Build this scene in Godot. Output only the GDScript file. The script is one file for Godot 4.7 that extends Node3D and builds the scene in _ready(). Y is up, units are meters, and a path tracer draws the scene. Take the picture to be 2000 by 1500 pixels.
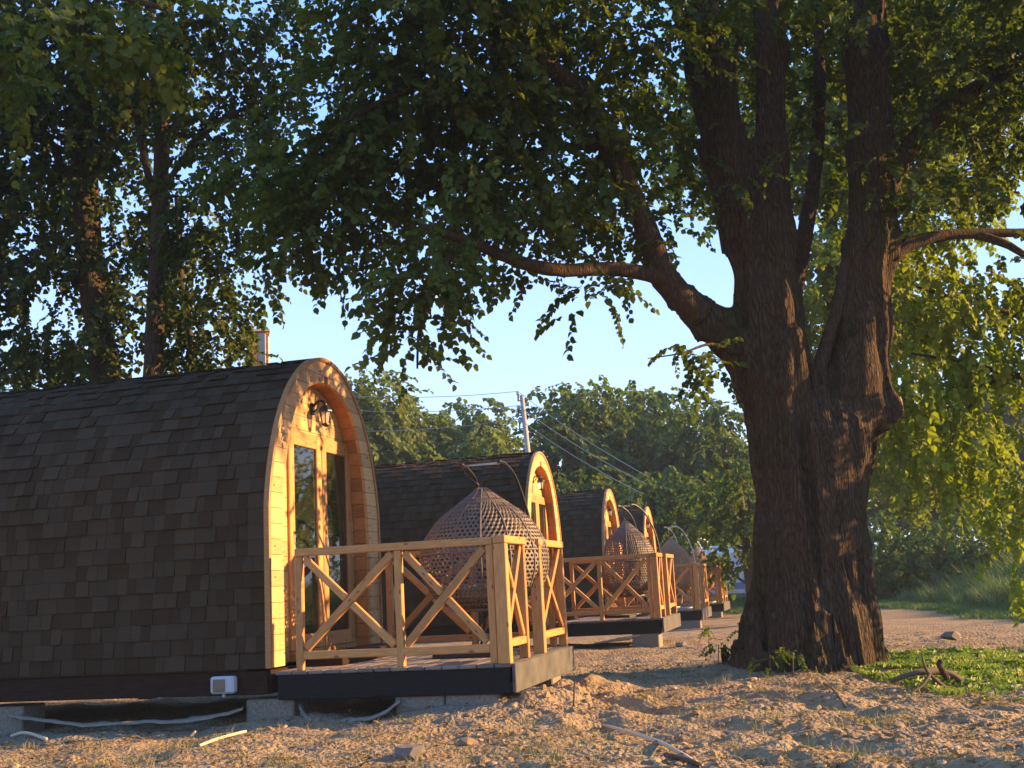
extends Node3D
# Timber camping pods in a row under big old trees, low evening sun from the right.

const EYE := 0.96
const PITCH := 10.2
const ROLL := -3.0
const FOCAL := 2200.0
const ROW_ANGLE := 14.4
var rng := RandomNumberGenerator.new()
var M := {}
var taken := {}
var cam_basis: Basis
var axis_out: Vector3
var axis_row: Vector3
var box_cache := {}
var sprays := []
var n_soil := FastNoiseLite.new()
var n_fine := FastNoiseLite.new()
var n_big := FastNoiseLite.new()
var n_gap := FastNoiseLite.new()

func _ready():
	rng.seed = 7
	# ---- camera
	cam_basis = Basis(Vector3.RIGHT, deg_to_rad(PITCH)) * Basis(Vector3.BACK, deg_to_rad(ROLL))
	var cam := Camera3D.new()
	cam.name = "camera"
	cam.transform = Transform3D(cam_basis, Vector3(0, EYE, 0))
	cam.fov = rad_to_deg(2.0 * atan(750.0 / FOCAL))
	cam.near = 0.1
	cam.far = 1500.0
	add_child(cam)
	# ---- sky
	var env := Environment.new()
	env.background_mode = Environment.BG_SKY
	var sm := ProceduralSkyMaterial.new()
	sm.sky_top_color = Color(0.40, 0.63, 0.94)
	sm.sky_horizon_color = Color(0.81, 0.895, 0.99)
	sm.sky_curve = 0.22
	sm.ground_bottom_color = Color(0.25, 0.22, 0.18)
	sm.ground_horizon_color = Color(0.6, 0.6, 0.58)
	sm.sky_energy_multiplier = 1.0
	var sk := Sky.new()
	sk.sky_material = sm
	env.sky = sk
	env.background_energy_multiplier = 0.50
	env.tonemap_mode = Environment.TONE_MAPPER_LINEAR
	env.tonemap_exposure = 3.55
	env.sdfgi_enabled = true
	env.ssao_enabled = true
	env.ssil_enabled = true
	env.fog_enabled = true
	env.fog_density = 0.0008
	env.fog_light_color = Color(0.80, 0.88, 0.95)
	var we := WorldEnvironment.new()
	we.name = "world_environment"
	we.environment = env
	add_child(we)
	# ---- sun: low, from the right of the picture
	var sun := DirectionalLight3D.new()
	sun.name = "sun"
	sun.light_energy = 1.6
	sun.light_color = Color(1.0, 0.80, 0.54)
	sun.light_angular_distance = 0.6
	sun.shadow_enabled = true
	var sun_from := Vector3(cos(deg_to_rad(3.0)), tan(deg_to_rad(16.5)), -sin(deg_to_rad(3.0))).normalized()
	sun.basis = Basis.looking_at(-sun_from, Vector3.UP)
	add_child(sun)

	axis_row = Vector3(sin(deg_to_rad(ROW_ANGLE)), 0, -cos(deg_to_rad(ROW_ANGLE)))
	axis_out = Vector3(cos(deg_to_rad(ROW_ANGLE)), 0, sin(deg_to_rad(ROW_ANGLE)))
	make_noise()
	make_materials()
	make_sprays()
	build_ground()
	build_old_tree()
	build_trees()
	build_pods()
	build_chairs()
	build_background()
	build_small_things()

# ------------------------------------------------------------------ helpers
func at(u: float, v: float, z: float) -> Vector3:
	var d: Vector3 = cam_basis * Vector3((u - 1000.0) / FOCAL, (750.0 - v) / FOCAL, -1.0)
	return Vector3(0, EYE, 0) + d * (z / d.z)

func numbered(called: String) -> String:
	if not taken.has(called):
		taken[called] = 0
		return called
	taken[called] += 1
	return "%s_%03d" % [called, taken[called]]

func tag(o: Node, label: String, category := "", group := "", kind := ""):
	if label != "": o.set_meta("label", label)
	if category != "": o.set_meta("category", category)
	if group != "": o.set_meta("group", group)
	if kind != "": o.set_meta("kind", kind)
	return o

func thing(called: String, label: String, category: String, xf := Transform3D.IDENTITY, group := "") -> Node3D:
	var o := Node3D.new()
	o.name = numbered(called)
	add_child(o)
	o.transform = xf
	tag(o, label, category, group)
	return o

func put(mesh: Mesh, called: String, mat: Material, parent: Node, xf := Transform3D.IDENTITY) -> MeshInstance3D:
	var o := MeshInstance3D.new()
	o.name = numbered(called) if parent == self else called
	o.mesh = mesh
	o.material_override = mat
	o.transform = xf
	parent.add_child(o, true)
	return o

func box(size: Vector3) -> Mesh:
	var k := "%.3f_%.3f_%.3f" % [size.x, size.y, size.z]
	if not box_cache.has(k):
		box_cache[k] = bevel_box(size, minf(0.006, 0.2 * minf(size.x, minf(size.y, size.z))))
	return box_cache[k]

func bevel_box(s: Vector3, b: float) -> Mesh:
	# box with chamfered edges, flat shaded
	var st := SurfaceTool.new()
	st.begin(Mesh.PRIMITIVE_TRIANGLES)
	st.set_smooth_group(-1)
	var h := s * 0.5
	var i := h - Vector3(b, b, b)
	for ax in 3:
		for sg in [-1.0, 1.0]:
			var p := []
			for q in [[-1, -1], [1, -1], [1, 1], [-1, 1]]:
				var v := Vector3.ZERO
				v[ax] = h[ax] * sg
				v[(ax + 1) % 3] = i[(ax + 1) % 3] * q[0]
				v[(ax + 2) % 3] = i[(ax + 2) % 3] * q[1]
				p.append(v)
			quad(st, p[0], p[1], p[2], p[3], sg > 0)
	for ax in 3:
		var a1 := (ax + 1) % 3
		var a2 := (ax + 2) % 3
		for s1 in [-1.0, 1.0]:
			for s2 in [-1.0, 1.0]:
				var v := []
				for e in [[0, -1], [0, 1], [1, 1], [1, -1]]:
					var w := Vector3.ZERO
					w[ax] = i[ax] * e[1]
					w[a1] = (h[a1] if e[0] == 0 else i[a1]) * s1
					w[a2] = (i[a2] if e[0] == 0 else h[a2]) * s2
					v.append(w)
				quad_out(st, v[0], v[1], v[2], v[3], Vector3.ZERO)
	for sx in [-1.0, 1.0]:
		for sy in [-1.0, 1.0]:
			for sz in [-1.0, 1.0]:
				tri_out(st, Vector3(h.x * sx, i.y * sy, i.z * sz), Vector3(i.x * sx, h.y * sy, i.z * sz), Vector3(i.x * sx, i.y * sy, h.z * sz), Vector3.ZERO)
	st.generate_normals()
	return st.commit()

func quad(st: SurfaceTool, a: Vector3, b: Vector3, c: Vector3, d: Vector3, flip := false):
	if flip:
		for v in [a, c, b, a, d, c]: st.add_vertex(v)
	else:
		for v in [a, b, c, a, c, d]: st.add_vertex(v)

func tri_out(st: SurfaceTool, a: Vector3, b: Vector3, c: Vector3, inside: Vector3):
	# front faces run clockwise: the counter-clockwise normal must point inwards
	var n := (b - a).cross(c - a)
	if n.dot((a + b + c) / 3.0 - inside) > 0:
		for v in [a, c, b]: st.add_vertex(v)
	else:
		for v in [a, b, c]: st.add_vertex(v)

func quad_out(st: SurfaceTool, a: Vector3, b: Vector3, c: Vector3, d: Vector3, inside: Vector3):
	tri_out(st, a, b, c, inside)
	tri_out(st, a, c, d, inside)

func add_box(st: SurfaceTool, xf: Transform3D, s: Vector3):
	var h := s * 0.5
	var p := []
	for k in 8:
		p.append(xf * Vector3(h.x * (1 if k & 1 else -1), h.y * (1 if k & 2 else -1), h.z * (1 if k & 4 else -1)))
	for f in [[0, 1, 3, 2], [4, 5, 7, 6], [0, 1, 5, 4], [2, 3, 7, 6], [0, 2, 6, 4], [1, 3, 7, 5]]:
		quad_out(st, p[f[0]], p[f[1]], p[f[2]], p[f[3]], xf.origin)

func begin() -> SurfaceTool:
	var st := SurfaceTool.new()
	st.begin(Mesh.PRIMITIVE_TRIANGLES)
	st.set_smooth_group(-1)
	return st

func done(st: SurfaceTool) -> Mesh:
	st.generate_normals()
	return st.commit()

func beam(parent: Node, called: String, p: Vector3, q: Vector3, w: float, h: float, mat: Material, side := Vector3.UP) -> MeshInstance3D:
	# a straight timber from p to q: w across, h along side
	var x := (q - p).normalized()
	var y := (side - x * side.dot(x)).normalized()
	var z := x.cross(y)
	return put(box(Vector3((q - p).length(), h, w)), called, mat, parent, Transform3D(Basis(x, y, z), (p + q) * 0.5))

func tube(st: SurfaceTool, pts: Array, radii: Array, sides := 8, wob := 0.0, cap := true):
	# smooth tube along a polyline; smooth group 0 must be set by the caller
	var rings := []
	var y := Vector3.UP
	var run := 0.0
	for i in pts.size():
		var t: Vector3 = (pts[mini(i + 1, pts.size() - 1)] - pts[maxi(i - 1, 0)]).normalized()
		if absf(t.dot(y)) > 0.95: y = Vector3.RIGHT if absf(t.x) < 0.9 else Vector3.BACK
		var n := (y - t * y.dot(t)).normalized()
		y = n
		var b := t.cross(n)
		if i > 0: run += pts[i].distance_to(pts[i - 1])
		var ring := []
		for k in sides:
			var an := TAU * k / sides
			var dr := n * cos(an) + b * sin(an)
			var rr: float = radii[i]
			if wob > 0.0: rr *= 1.0 + wob * n_fine.get_noise_3d(cos(an) * 9.0 + pts[i].x * 3.0, run * 12.0, sin(an) * 9.0 + pts[i].z * 3.0)
			ring.append(pts[i] + dr * rr)
		rings.append(ring)
	for i in rings.size() - 1:
		for k in sides:
			var k2 := (k + 1) % sides
			quad_out(st, rings[i][k], rings[i][k2], rings[i + 1][k2], rings[i + 1][k], (pts[i] + pts[i + 1]) * 0.5)
	if cap:
		for e in [0, rings.size() - 1]:
			for k in range(1, sides - 1):
				tri_out(st, rings[e][0], rings[e][k], rings[e][k + 1], pts[1] if e == 0 else pts[pts.size() - 2])

func smooth_path(pts: Array, radii: Array, steps: int) -> Array:
	var op := []
	var orr := []
	var n := pts.size()
	for i in n - 1:
		var a: Vector3 = pts[maxi(i - 1, 0)]
		var b: Vector3 = pts[i]
		var c: Vector3 = pts[i + 1]
		var d: Vector3 = pts[mini(i + 2, n - 1)]
		for s in steps:
			var t := float(s) / steps
			op.append(b.cubic_interpolate(c, a, d, t))
			orr.append(lerpf(radii[i], radii[i + 1], t))
	op.append(pts[n - 1])
	orr.append(radii[n - 1])
	return [op, orr]

func pipe(pts: Array, radii: Array, sides := 8, steps := 4, wob := 0.0) -> Mesh:
	var s := smooth_path(pts, radii, steps)
	var st := SurfaceTool.new()
	st.begin(Mesh.PRIMITIVE_TRIANGLES)
	st.set_smooth_group(0)
	tube(st, s[0], s[1], sides, wob)
	st.index()
	st.generate_normals()
	return st.commit()

func flat_r(n: int, r: float) -> Array:
	var o := []
	for i in n: o.append(r)
	return o

# ------------------------------------------------------------------ materials
func make_noise():
	for e in [[n_soil, 11, 1.0], [n_fine, 23, 1.0], [n_big, 5, 1.0], [n_gap, 31, 1.0]]:
		e[0].seed = e[1]
		e[0].frequency = e[2]
		e[0].noise_type = FastNoiseLite.TYPE_SIMPLEX_SMOOTH
		e[0].fractal_type = FastNoiseLite.FRACTAL_FBM
		e[0].fractal_octaves = 3
	n_big.fractal_octaves = 2
	n_gap.fractal_octaves = 2

func noise_image(sd: int, freq: float, oct: int, size := 256, kind := FastNoiseLite.TYPE_SIMPLEX_SMOOTH, frac := FastNoiseLite.FRACTAL_FBM) -> Image:
	var n := FastNoiseLite.new()
	n.seed = sd
	n.frequency = freq
	n.noise_type = kind
	n.fractal_type = frac
	n.fractal_octaves = oct
	return n.get_seamless_image(size, size, false, false, 0.15)

func ramp_texture(src: Image, cols: Array) -> ImageTexture:
	# cols: linear colours spread evenly from low to high
	var w := src.get_width()
	var o := Image.create(w, w, false, Image.FORMAT_RGB8)
	for y in w:
		for x in w:
			var t := clampf(src.get_pixel(x, y).r, 0.0, 0.9999) * (cols.size() - 1)
			var i := int(t)
			o.set_pixel(x, y, cols[i].lerp(cols[i + 1], t - i).linear_to_srgb())
	return ImageTexture.create_from_image(o)

func knots(t: ImageTexture, n: int) -> ImageTexture:
	# dark oval knots with a ring, as pine has them
	var o := t.get_image()
	var w := o.get_width()
	var r := RandomNumberGenerator.new()
	r.seed = n
	for k in n:
		var cx := r.randi_range(12, w - 12)
		var cy := r.randi_range(40, w - 40)
		var big := r.randf_range(0.6, 1.2)
		for dy in range(-34, 35):
			for dx in range(-9, 10):
				var d := Vector2(dx / 4.5, dy / 18.0).length() / big
				if d < 1.6 and cx + dx >= 0 and cx + dx < w and cy + dy >= 0 and cy + dy < w:
					var c := o.get_pixel(cx + dx, cy + dy)
					var f := (0.75 if d < 0.8 else clampf((1.6 - d) * 0.7, 0.0, 0.5))
					o.set_pixel(cx + dx, cy + dy, c.lerp(Color(0.36, 0.19, 0.08), f))
	return ImageTexture.create_from_image(o)

func mat(albedo: Color, rough := 0.8) -> StandardMaterial3D:
	# albedo given as linear reflectance
	var m := StandardMaterial3D.new()
	m.albedo_color = albedo.linear_to_srgb()
	m.roughness = rough
	return m

func textured(tex: Texture2D, scale: Vector3, rough := 0.85, bump: Image = null, bump_cm := 0.3, world := false) -> StandardMaterial3D:
	var m := StandardMaterial3D.new()
	m.albedo_texture = tex
	m.roughness = rough
	m.uv1_triplanar = true
	m.uv1_world_triplanar = world
	m.uv1_scale = scale
	if bump != null:
		m.heightmap_enabled = true
		m.heightmap_texture = ImageTexture.create_from_image(bump)
		m.heightmap_scale = bump_cm
	return m

func make_materials():
	var grain := noise_image(3, 0.02, 5, 256)
	var grain2 := noise_image(8, 0.035, 4, 256)
	# pine of the railings and of the pod fronts; grain runs along the timber's own x
	var pine := knots(ramp_texture(grain, [Color(0.38, 0.160, 0.040), Color(0.46, 0.205, 0.053), Color(0.53, 0.25, 0.068), Color(0.59, 0.295, 0.085)]), 4)
	var pale := knots(ramp_texture(grain2, [Color(0.47, 0.245, 0.085), Color(0.55, 0.305, 0.115), Color(0.62, 0.36, 0.145), Color(0.66, 0.40, 0.17)]), 3)
	var ref := ramp_texture(grain, [Color(0.36, 0.13, 0.030), Color(0.46, 0.18, 0.045), Color(0.52, 0.22, 0.060)])  # reveal lining: shade and orange bounce light put into the wood colour
	M.pine = []
	M.pale = []
	M.lining = []
	for i in 4:
		var tone: float = [1.0, 0.92, 0.97, 0.86][i]
		var a := textured(pine, Vector3(0.9, 9, 9), 0.62, grain, 0.12)
		a.uv1_offset = Vector3(0.37 * i, 0.61 * i, 0.17 * i)
		a.albedo_color = Color(tone, tone, tone)
		M.pine.append(a)
		var b := textured(pale, Vector3(9, 8, 0.9), 0.6, grain2, 0.1)
		b.uv1_offset = Vector3(0.41 * i, 0.23 * i, 0.57 * i)
		b.albedo_color = Color(tone, tone, tone * 0.98)
		M.pale.append(b)
		var c := textured(ref, Vector3(1.2, 9, 9), 0.55, grain, 0.1)
		c.uv1_offset = Vector3(0.31 * i, 0.43 * i, 0.77 * i)
		c.albedo_color = Color(tone, tone, tone)
		M.lining.append(c)
	# bitumen shingles with mineral grit
	var grit := noise_image(17, 0.25, 3, 256, FastNoiseLite.TYPE_VALUE)
	var shingle := ramp_texture(grit, [Color(0.018, 0.0125, 0.0078), Color(0.040, 0.0285, 0.018), Color(0.070, 0.051, 0.033), Color(0.112, 0.083, 0.055)])
	M.shingle = []
	for i in 5:
		var s := textured(shingle, Vector3(7, 7, 7), 0.93, grit, 0.15, true)
		var tone2: float = [0.89, 0.96, 1.0, 1.05, 0.93][i]
		s.albedo_color = Color(tone2, tone2 * [0.96, 1.0, 1.0, 0.98, 0.94][i], tone2 * [0.92, 1.0, 0.98, 0.98, 0.92][i])
		s.metallic_specular = 0.12
		M.shingle.append(s)
	M.shell = mat(Color(0.02, 0.017, 0.014), 0.9)
	var dark := ramp_texture(grain, [Color(0.016, 0.008, 0.005), Color(0.027, 0.014, 0.009), Color(0.042, 0.021, 0.013)])
	M.brown_board = textured(dark, Vector3(0.8, 7, 7), 0.6, grain, 0.12)
	var blk := ramp_texture(grain2, [Color(0.012, 0.011, 0.010), Color(0.017, 0.0155, 0.014), Color(0.025, 0.022, 0.020)])
	M.dark_board = textured(blk, Vector3(0.8, 7, 7), 0.75, grain2, 0.15)  # low side shade of the skirt is put into this near-black colour
	M.dark_board.metallic_specular = 0.2
	M.brown_board.metallic_specular = 0.2
	var gry := ramp_texture(noise_image(41, 0.012, 5, 256), [Color(0.042, 0.038, 0.034), Color(0.068, 0.062, 0.056), Color(0.095, 0.087, 0.079)])
	M.grey_board = textured(gry, Vector3(1.3, 1.3, 1.3), 0.62, grain2, 0.1)
	var dk := ramp_texture(grain, [Color(0.13, 0.105, 0.085), Color(0.19, 0.155, 0.125), Color(0.25, 0.21, 0.17)])
	M.deck_plank = []
	for i in 3:
		var d := textured(dk, Vector3(9, 9, 0.9), 0.7, grain, 0.15)
		d.uv1_offset = Vector3(0.3 * i, 0.5 * i, 0.7 * i)
		d.albedo_color = Color(1.0 - 0.1 * i, 1.0 - 0.1 * i, 1.0 - 0.1 * i)
		M.deck_plank.append(d)
	var conc := ramp_texture(noise_image(51, 0.05, 5, 256), [Color(0.125, 0.103, 0.078), Color(0.19, 0.16, 0.125), Color(0.26, 0.222, 0.178)])
	M.concrete = textured(conc, Vector3(2.5, 2.5, 2.5), 0.95, grit, 0.25)
	var felt := ramp_texture(noise_image(52, 0.03, 5, 256), [Color(0.14, 0.115, 0.085), Color(0.20, 0.165, 0.125), Color(0.26, 0.215, 0.165)])
	M.felt = textured(felt, Vector3(2, 2, 2), 0.95, grit, 0.15)
	M.black_metal = mat(Color(0.012, 0.011, 0.011), 0.42)
	M.black_metal.metallic = 0.3
	M.steel = mat(Color(0.45, 0.44, 0.42), 0.35)
	M.steel.metallic = 0.7
	M.white_metal = mat(Color(0.55, 0.53, 0.50), 0.4)
	M.lamp_glass = mat(Color(0.75, 0.72, 0.62), 0.1)
	M.lamp_glass.transparency = BaseMaterial3D.TRANSPARENCY_ALPHA
	M.lamp_glass.albedo_color.a = 0.3
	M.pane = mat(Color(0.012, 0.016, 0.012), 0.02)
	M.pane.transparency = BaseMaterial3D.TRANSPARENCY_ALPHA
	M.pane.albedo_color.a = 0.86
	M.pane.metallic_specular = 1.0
	M.white_plastic = mat(Color(0.42, 0.43, 0.44), 0.45)
	M.smoke_plastic = mat(Color(0.16, 0.12, 0.08), 0.25)
	M.red = mat(Color(0.55, 0.05, 0.03), 0.5)
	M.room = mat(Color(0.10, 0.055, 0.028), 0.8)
	var wick := ramp_texture(grit, [Color(0.080, 0.057, 0.040), Color(0.122, 0.088, 0.063), Color(0.170, 0.125, 0.090)])
	M.wicker = textured(wick, Vector3(5, 5, 5), 0.6)
	var wick2 := ramp_texture(grit, [Color(0.24, 0.13, 0.060), Color(0.33, 0.18, 0.085), Color(0.42, 0.245, 0.12)])
	M.wicker_tan = textured(wick2, Vector3(5, 5, 5), 0.6)
	M.cushion = mat(Color(0.50, 0.47, 0.43), 0.95)
	# bark
	var bimg := noise_image(61, 0.022, 5, 512, FastNoiseLite.TYPE_SIMPLEX_SMOOTH, FastNoiseLite.FRACTAL_RIDGED)
	var bark := ramp_texture(bimg, [Color(0.125, 0.087, 0.057), Color(0.095, 0.064, 0.041), Color(0.056, 0.037, 0.024), Color(0.020, 0.014, 0.010)])
	var inv := bimg.duplicate()
	for y in 512:
		for x in 512:
			var g: float = 1.0 - bimg.get_pixel(x, y).r
			inv.set_pixel(x, y, Color(g, g, g))
	M.bark = textured(bark, Vector3(1.9, 0.36, 1.9), 0.95, inv, 6.0, true)
	M.bark.vertex_color_use_as_albedo = true
	M.bark.metallic_specular = 0.15
	M.bark_plain = textured(bark, Vector3(2.6, 0.6, 2.6), 0.95, inv, 2.5, true)
	M.bark_plain.metallic_specular = 0.15
	M.cut_wood = mat(Color(0.34, 0.20, 0.10), 0.85)
	M.far_bark = mat(Color(0.07, 0.052, 0.038), 0.95)
	# leaves: colour comes from the mesh and the copies
	M.leaf = StandardMaterial3D.new()
	M.leaf.vertex_color_use_as_albedo = true
	M.leaf.roughness = 0.6
	M.leaf.metallic_specular = 0.25
	M.leaf.backlight_enabled = true
	M.leaf.backlight = Color(0.95, 1.0, 0.42)
	M.leaf.cull_mode = BaseMaterial3D.CULL_DISABLED
	M.grass = StandardMaterial3D.new()
	M.grass.vertex_color_use_as_albedo = true
	M.grass.roughness = 0.6
	M.grass.backlight_enabled = true
	M.grass.backlight = Color(0.7, 0.8, 0.35)
	M.grass.cull_mode = BaseMaterial3D.CULL_DISABLED
	# soil
	var simg := noise_image(71, 0.045, 6, 512)
	var soil := ramp_texture(simg, [Color(0.55, 0.52, 0.48), Color(0.80, 0.78, 0.75), Color(1.0, 1.0, 1.0), Color(1.0, 1.0, 1.0)])
	M.soil = textured(soil, Vector3(0.9, 0.9, 0.9), 0.97, simg, 3.0, true)
	M.soil.vertex_color_use_as_albedo = true
	M.clod = mat(Color(1, 1, 1), 0.97)
	M.clod.vertex_color_use_as_albedo = true
	M.stone = textured(conc, Vector3(4, 4, 4), 0.9, grit, 0.4)
	M.stick = mat(Color(0.095, 0.060, 0.038), 0.9)
	M.pale_stick = mat(Color(0.55, 0.42, 0.27), 0.85)

# ------------------------------------------------------------------ leaves
func leaf(st: SurfaceTool, o: Vector3, dir: Vector3, up: Vector3, ln: float, wd: float, col: Color):
	# ovate leaf folded a little along its midrib
	var x := dir.normalized()
	var z := x.cross(up).normalized()
	var y := z.cross(x)
	var tip := o + x * ln - y * ln * 0.18
	var mid1 := o + x * ln * 0.3 - y * ln * 0.02
	var mid2 := o + x * ln * 0.65 - y * ln * 0.07
	st.set_color(col)
	for s in [-1.0, 1.0]:
		var e1: Vector3 = o + x * ln * 0.22 + z * s * wd * 0.44 + y * wd * 0.12
		var e2: Vector3 = o + x * ln * 0.58 + z * s * wd * 0.46 + y * wd * 0.08
		for v in [o, e1, mid1, mid1, e1, e2, mid1, e2, mid2, mid2, e2, tip]: st.add_vertex(v)

func make_spray(sd: int, n: int, length: float, ln: float) -> Mesh:
	var r := RandomNumberGenerator.new()
	r.seed = sd
	var st := SurfaceTool.new()
	st.begin(Mesh.PRIMITIVE_TRIANGLES)
	st.set_smooth_group(-1)
	var p := Vector3.ZERO
	var d := Vector3(1, 0, 0)
	var tw := []
	for i in n:
		var t := float(i) / n
		d = (d + Vector3(0, -0.035, 0) + Vector3(r.randf_range(-.2, .2), r.randf_range(-.22, .22), r.randf_range(-.3, .3))).normalized()
		p += d * length / n
		tw.append(p)
		var sidev := d.cross(Vector3.UP).normalized() * (1.0 if i % 2 == 0 else -1.0)
		var ld := (d * 0.7 + sidev * r.randf_range(0.5, 1.1) + Vector3(0, r.randf_range(-0.5, 0.15), 0)).normalized()
		var up := (Vector3.UP + Vector3(r.randf_range(-.8, .8), 0, r.randf_range(-.8, .8))).normalized()
		var k := r.randf_range(0.75, 1.2)
		var g := r.randf_range(0.8, 1.15)
		leaf(st, p, ld, up, ln * k, ln * k * 0.84, Color(g, g, g * 0.95))
		if r.randf() < 0.45:
			leaf(st, p - d * 0.02, (d * 0.5 - sidev + Vector3(0, -0.4, 0)).normalized(), up, ln * 0.8, ln * 0.68, Color(g * .9, g * .9, g * .85))
	st.set_color(Color(0.6, 0.4, 0.3))
	for i in tw.size() - 1:
		var s := Vector3(0, 0.004, 0)
		var b := Vector3(0, 0, 0.004)
		for v in [tw[i] - s, tw[i] + s, tw[i + 1], tw[i] - b, tw[i] + b, tw[i + 1]]: st.add_vertex(v)
	st.generate_normals()
	return st.commit()

func make_sprays():
	sprays = [make_spray(1, 11, 0.46, 0.085), make_spray(2, 9, 0.38, 0.092), make_spray(3, 13, 0.52, 0.080)]

# blobs: [centre, radii, sprays per cubic metre, thin-out 0..1]
func foliage(parent: Node, called: String, blobs: Array, scale: float, cols: Array, sd: int, gap_size := 0.9, droop := 0.25) -> void:
	var r := RandomNumberGenerator.new()
	r.seed = sd
	var per := [[], [], []]
	for b in blobs:
		var c: Vector3 = b[0]
		var rad: Vector3 = b[1]
		var vol := 4.19 * rad.x * rad.y * rad.z
		var n := int(vol * b[2] * 2.1)
		var thr: float = b[3]
		for i in n:
			var d := Vector3(r.randfn(), r.randfn(), r.randfn()).normalized() * pow(r.randf(), 0.42)
			d *= 1.0 + 0.22 * n_gap.get_noise_3d(d.x * 1.7 + c.x, d.y * 1.7 + c.y, d.z * 1.7 + c.z)
			var p := c + d * rad
			var g := n_gap.get_noise_3d(p.x * gap_size, p.y * gap_size, p.z * gap_size) * 0.5 + 0.5
			if g < thr: continue
			var out := Vector3(d.x, 0, d.z).normalized()
			var yaw := atan2(-out.z, out.x) + r.randf_range(-1.4, 1.4)
			var bs := Basis(Vector3.UP, yaw) * Basis(Vector3.BACK, -droop + r.randf_range(-0.6, 0.5)) * Basis(Vector3.RIGHT, r.randf_range(-0.6, 0.6))
			per[r.randi() % 3].append([Transform3D(bs.scaled(Vector3.ONE * scale * r.randf_range(0.62, 1.3)), p), r.randf()])
	for k in 3:
		var list: Array = per[k]
		if list.is_empty(): continue
		var mm := MultiMesh.new()
		mm.transform_format = MultiMesh.TRANSFORM_3D
		mm.use_colors = true
		mm.mesh = sprays[k]
		mm.instance_count = list.size()
		for i in list.size():
			mm.set_instance_transform(i, list[i][0])
			var t: float = list[i][1]
			mm.set_instance_color(i, cols[0].lerp(cols[1], t))
		var o := MultiMeshInstance3D.new()
		o.name = called
		o.multimesh = mm
		o.material_override = M.leaf
		o.set_meta("kind", "stuff")
		parent.add_child(o, true)

# ------------------------------------------------------------------ ground
func ground_y(x: float, z: float) -> float:
	var y := 0.05 * n_big.get_noise_2d(x * 0.16, z * 0.16)
	# rough tracked soil in the foreground
	var near := clampf((z + 26.0) / 12.0, 0.0, 1.0) * clampf((x + 7.0) / 3.0, 0.0, 1.0)
	y += near * 0.045 * n_soil.get_noise_2d(x * 1.3, z * 1.3)
	y += (0.35 + 0.65 * near) * 0.021 * n_fine.get_noise_2d(x * 4.2, z * 4.2)
	# wheel ruts running from the left middle distance to the right foreground
	var q := (x - (0.98 + 0.37 * (z + 8.43)) + 0.12 * n_big.get_noise_2d(z * 0.8, 3.0)) * 0.94
	for e in [[0.0, 0.075], [-0.62, 0.055], [1.05, 0.065], [1.7, 0.05]]:
		var dd: float = (q - e[0]) / 0.13
		var on := clampf((z + 10.6) / 1.2, 0.0, 1.0) * clampf(0.55 + 1.4 * n_soil.get_noise_2d(z * 0.7 + e[0] * 9.0, x * 0.3), 0.0, 1.0)
		y += on * e[1] * (-exp(-dd * dd) + 0.8 * exp(-(dd - 1.7) * (dd - 1.7)) + 0.5 * exp(-(dd + 1.8) * (dd + 1.8))) * (0.8 + 0.9 * n_soil.get_noise_2d(x * 3.0, z * 3.0))
	# mound round the old tree's roots and spoil heaps by the footings
	y += 0.10 * exp(-((x - 2.4) * (x - 2.4) + (z + 11.6) * (z + 11.6)) / 1.2)
	y += 0.12 * exp(-((x + 0.35) * (x + 0.35) * 3.0 + (z + 9.0) * (z + 9.0) * 8.0))
	y += 0.07 * exp(-((x + 0.1) * (x + 0.1) * 1.2 + (z + 8.2) * (z + 8.2) * 9.0)) * (1.0 + n_soil.get_noise_2d(x * 4.0, z * 4.0))
	y += 0.06 * exp(-((x + 1.85) * (x + 1.85) * 5.0 + (z + 9.25) * (z + 9.25) * 20.0))
	# spoil pushed up along the open end of the nearest terrace
	var al := Vector3(x + 2.03, 0, z + 9.2)
	var sa := al.dot(axis_out) - 2.2
	var sr := al.dot(axis_row)
	y += 0.15 * exp(-sa * sa / 0.10) * clampf((sr + 0.15) / 0.25, 0.0, 1.0) * clampf((2.9 - sr) / 0.8, 0.0, 1.0) * (0.85 + 0.5 * n_soil.get_noise_2d(x * 2.0, z * 2.0))
	# far ground settles a little lower
	y -= 0.10 * clampf((-z - 17.0) / 8.0, 0.0, 1.0)
	return y

func spaced(stops: Array) -> PackedFloat32Array:
	# stops: [position, step] pairs
	var o := PackedFloat32Array()
	for i in stops.size() - 1:
		var p: float = stops[i][0]
		while p < stops[i + 1][0] - stops[i][1] * 0.5:
			o.append(p)
			p += stops[i][1]
	o.append(stops[stops.size() - 1][0])
	return o

func grassy(x: float, z: float) -> float:
	# how much meadow: right of the yard and beyond it
	var edge := 8.2 + (z + 18.0) * -0.10 + 0.7 * n_big.get_noise_2d(x * 0.4, z * 0.4)
	return maxf(clampf((x - edge) / 0.8, 0.0, 1.0), clampf((-z - 32.0 + 1.2 * n_big.get_noise_2d(x * 0.3, z * 0.3)) / 1.5, 0.0, 1.0))

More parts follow.
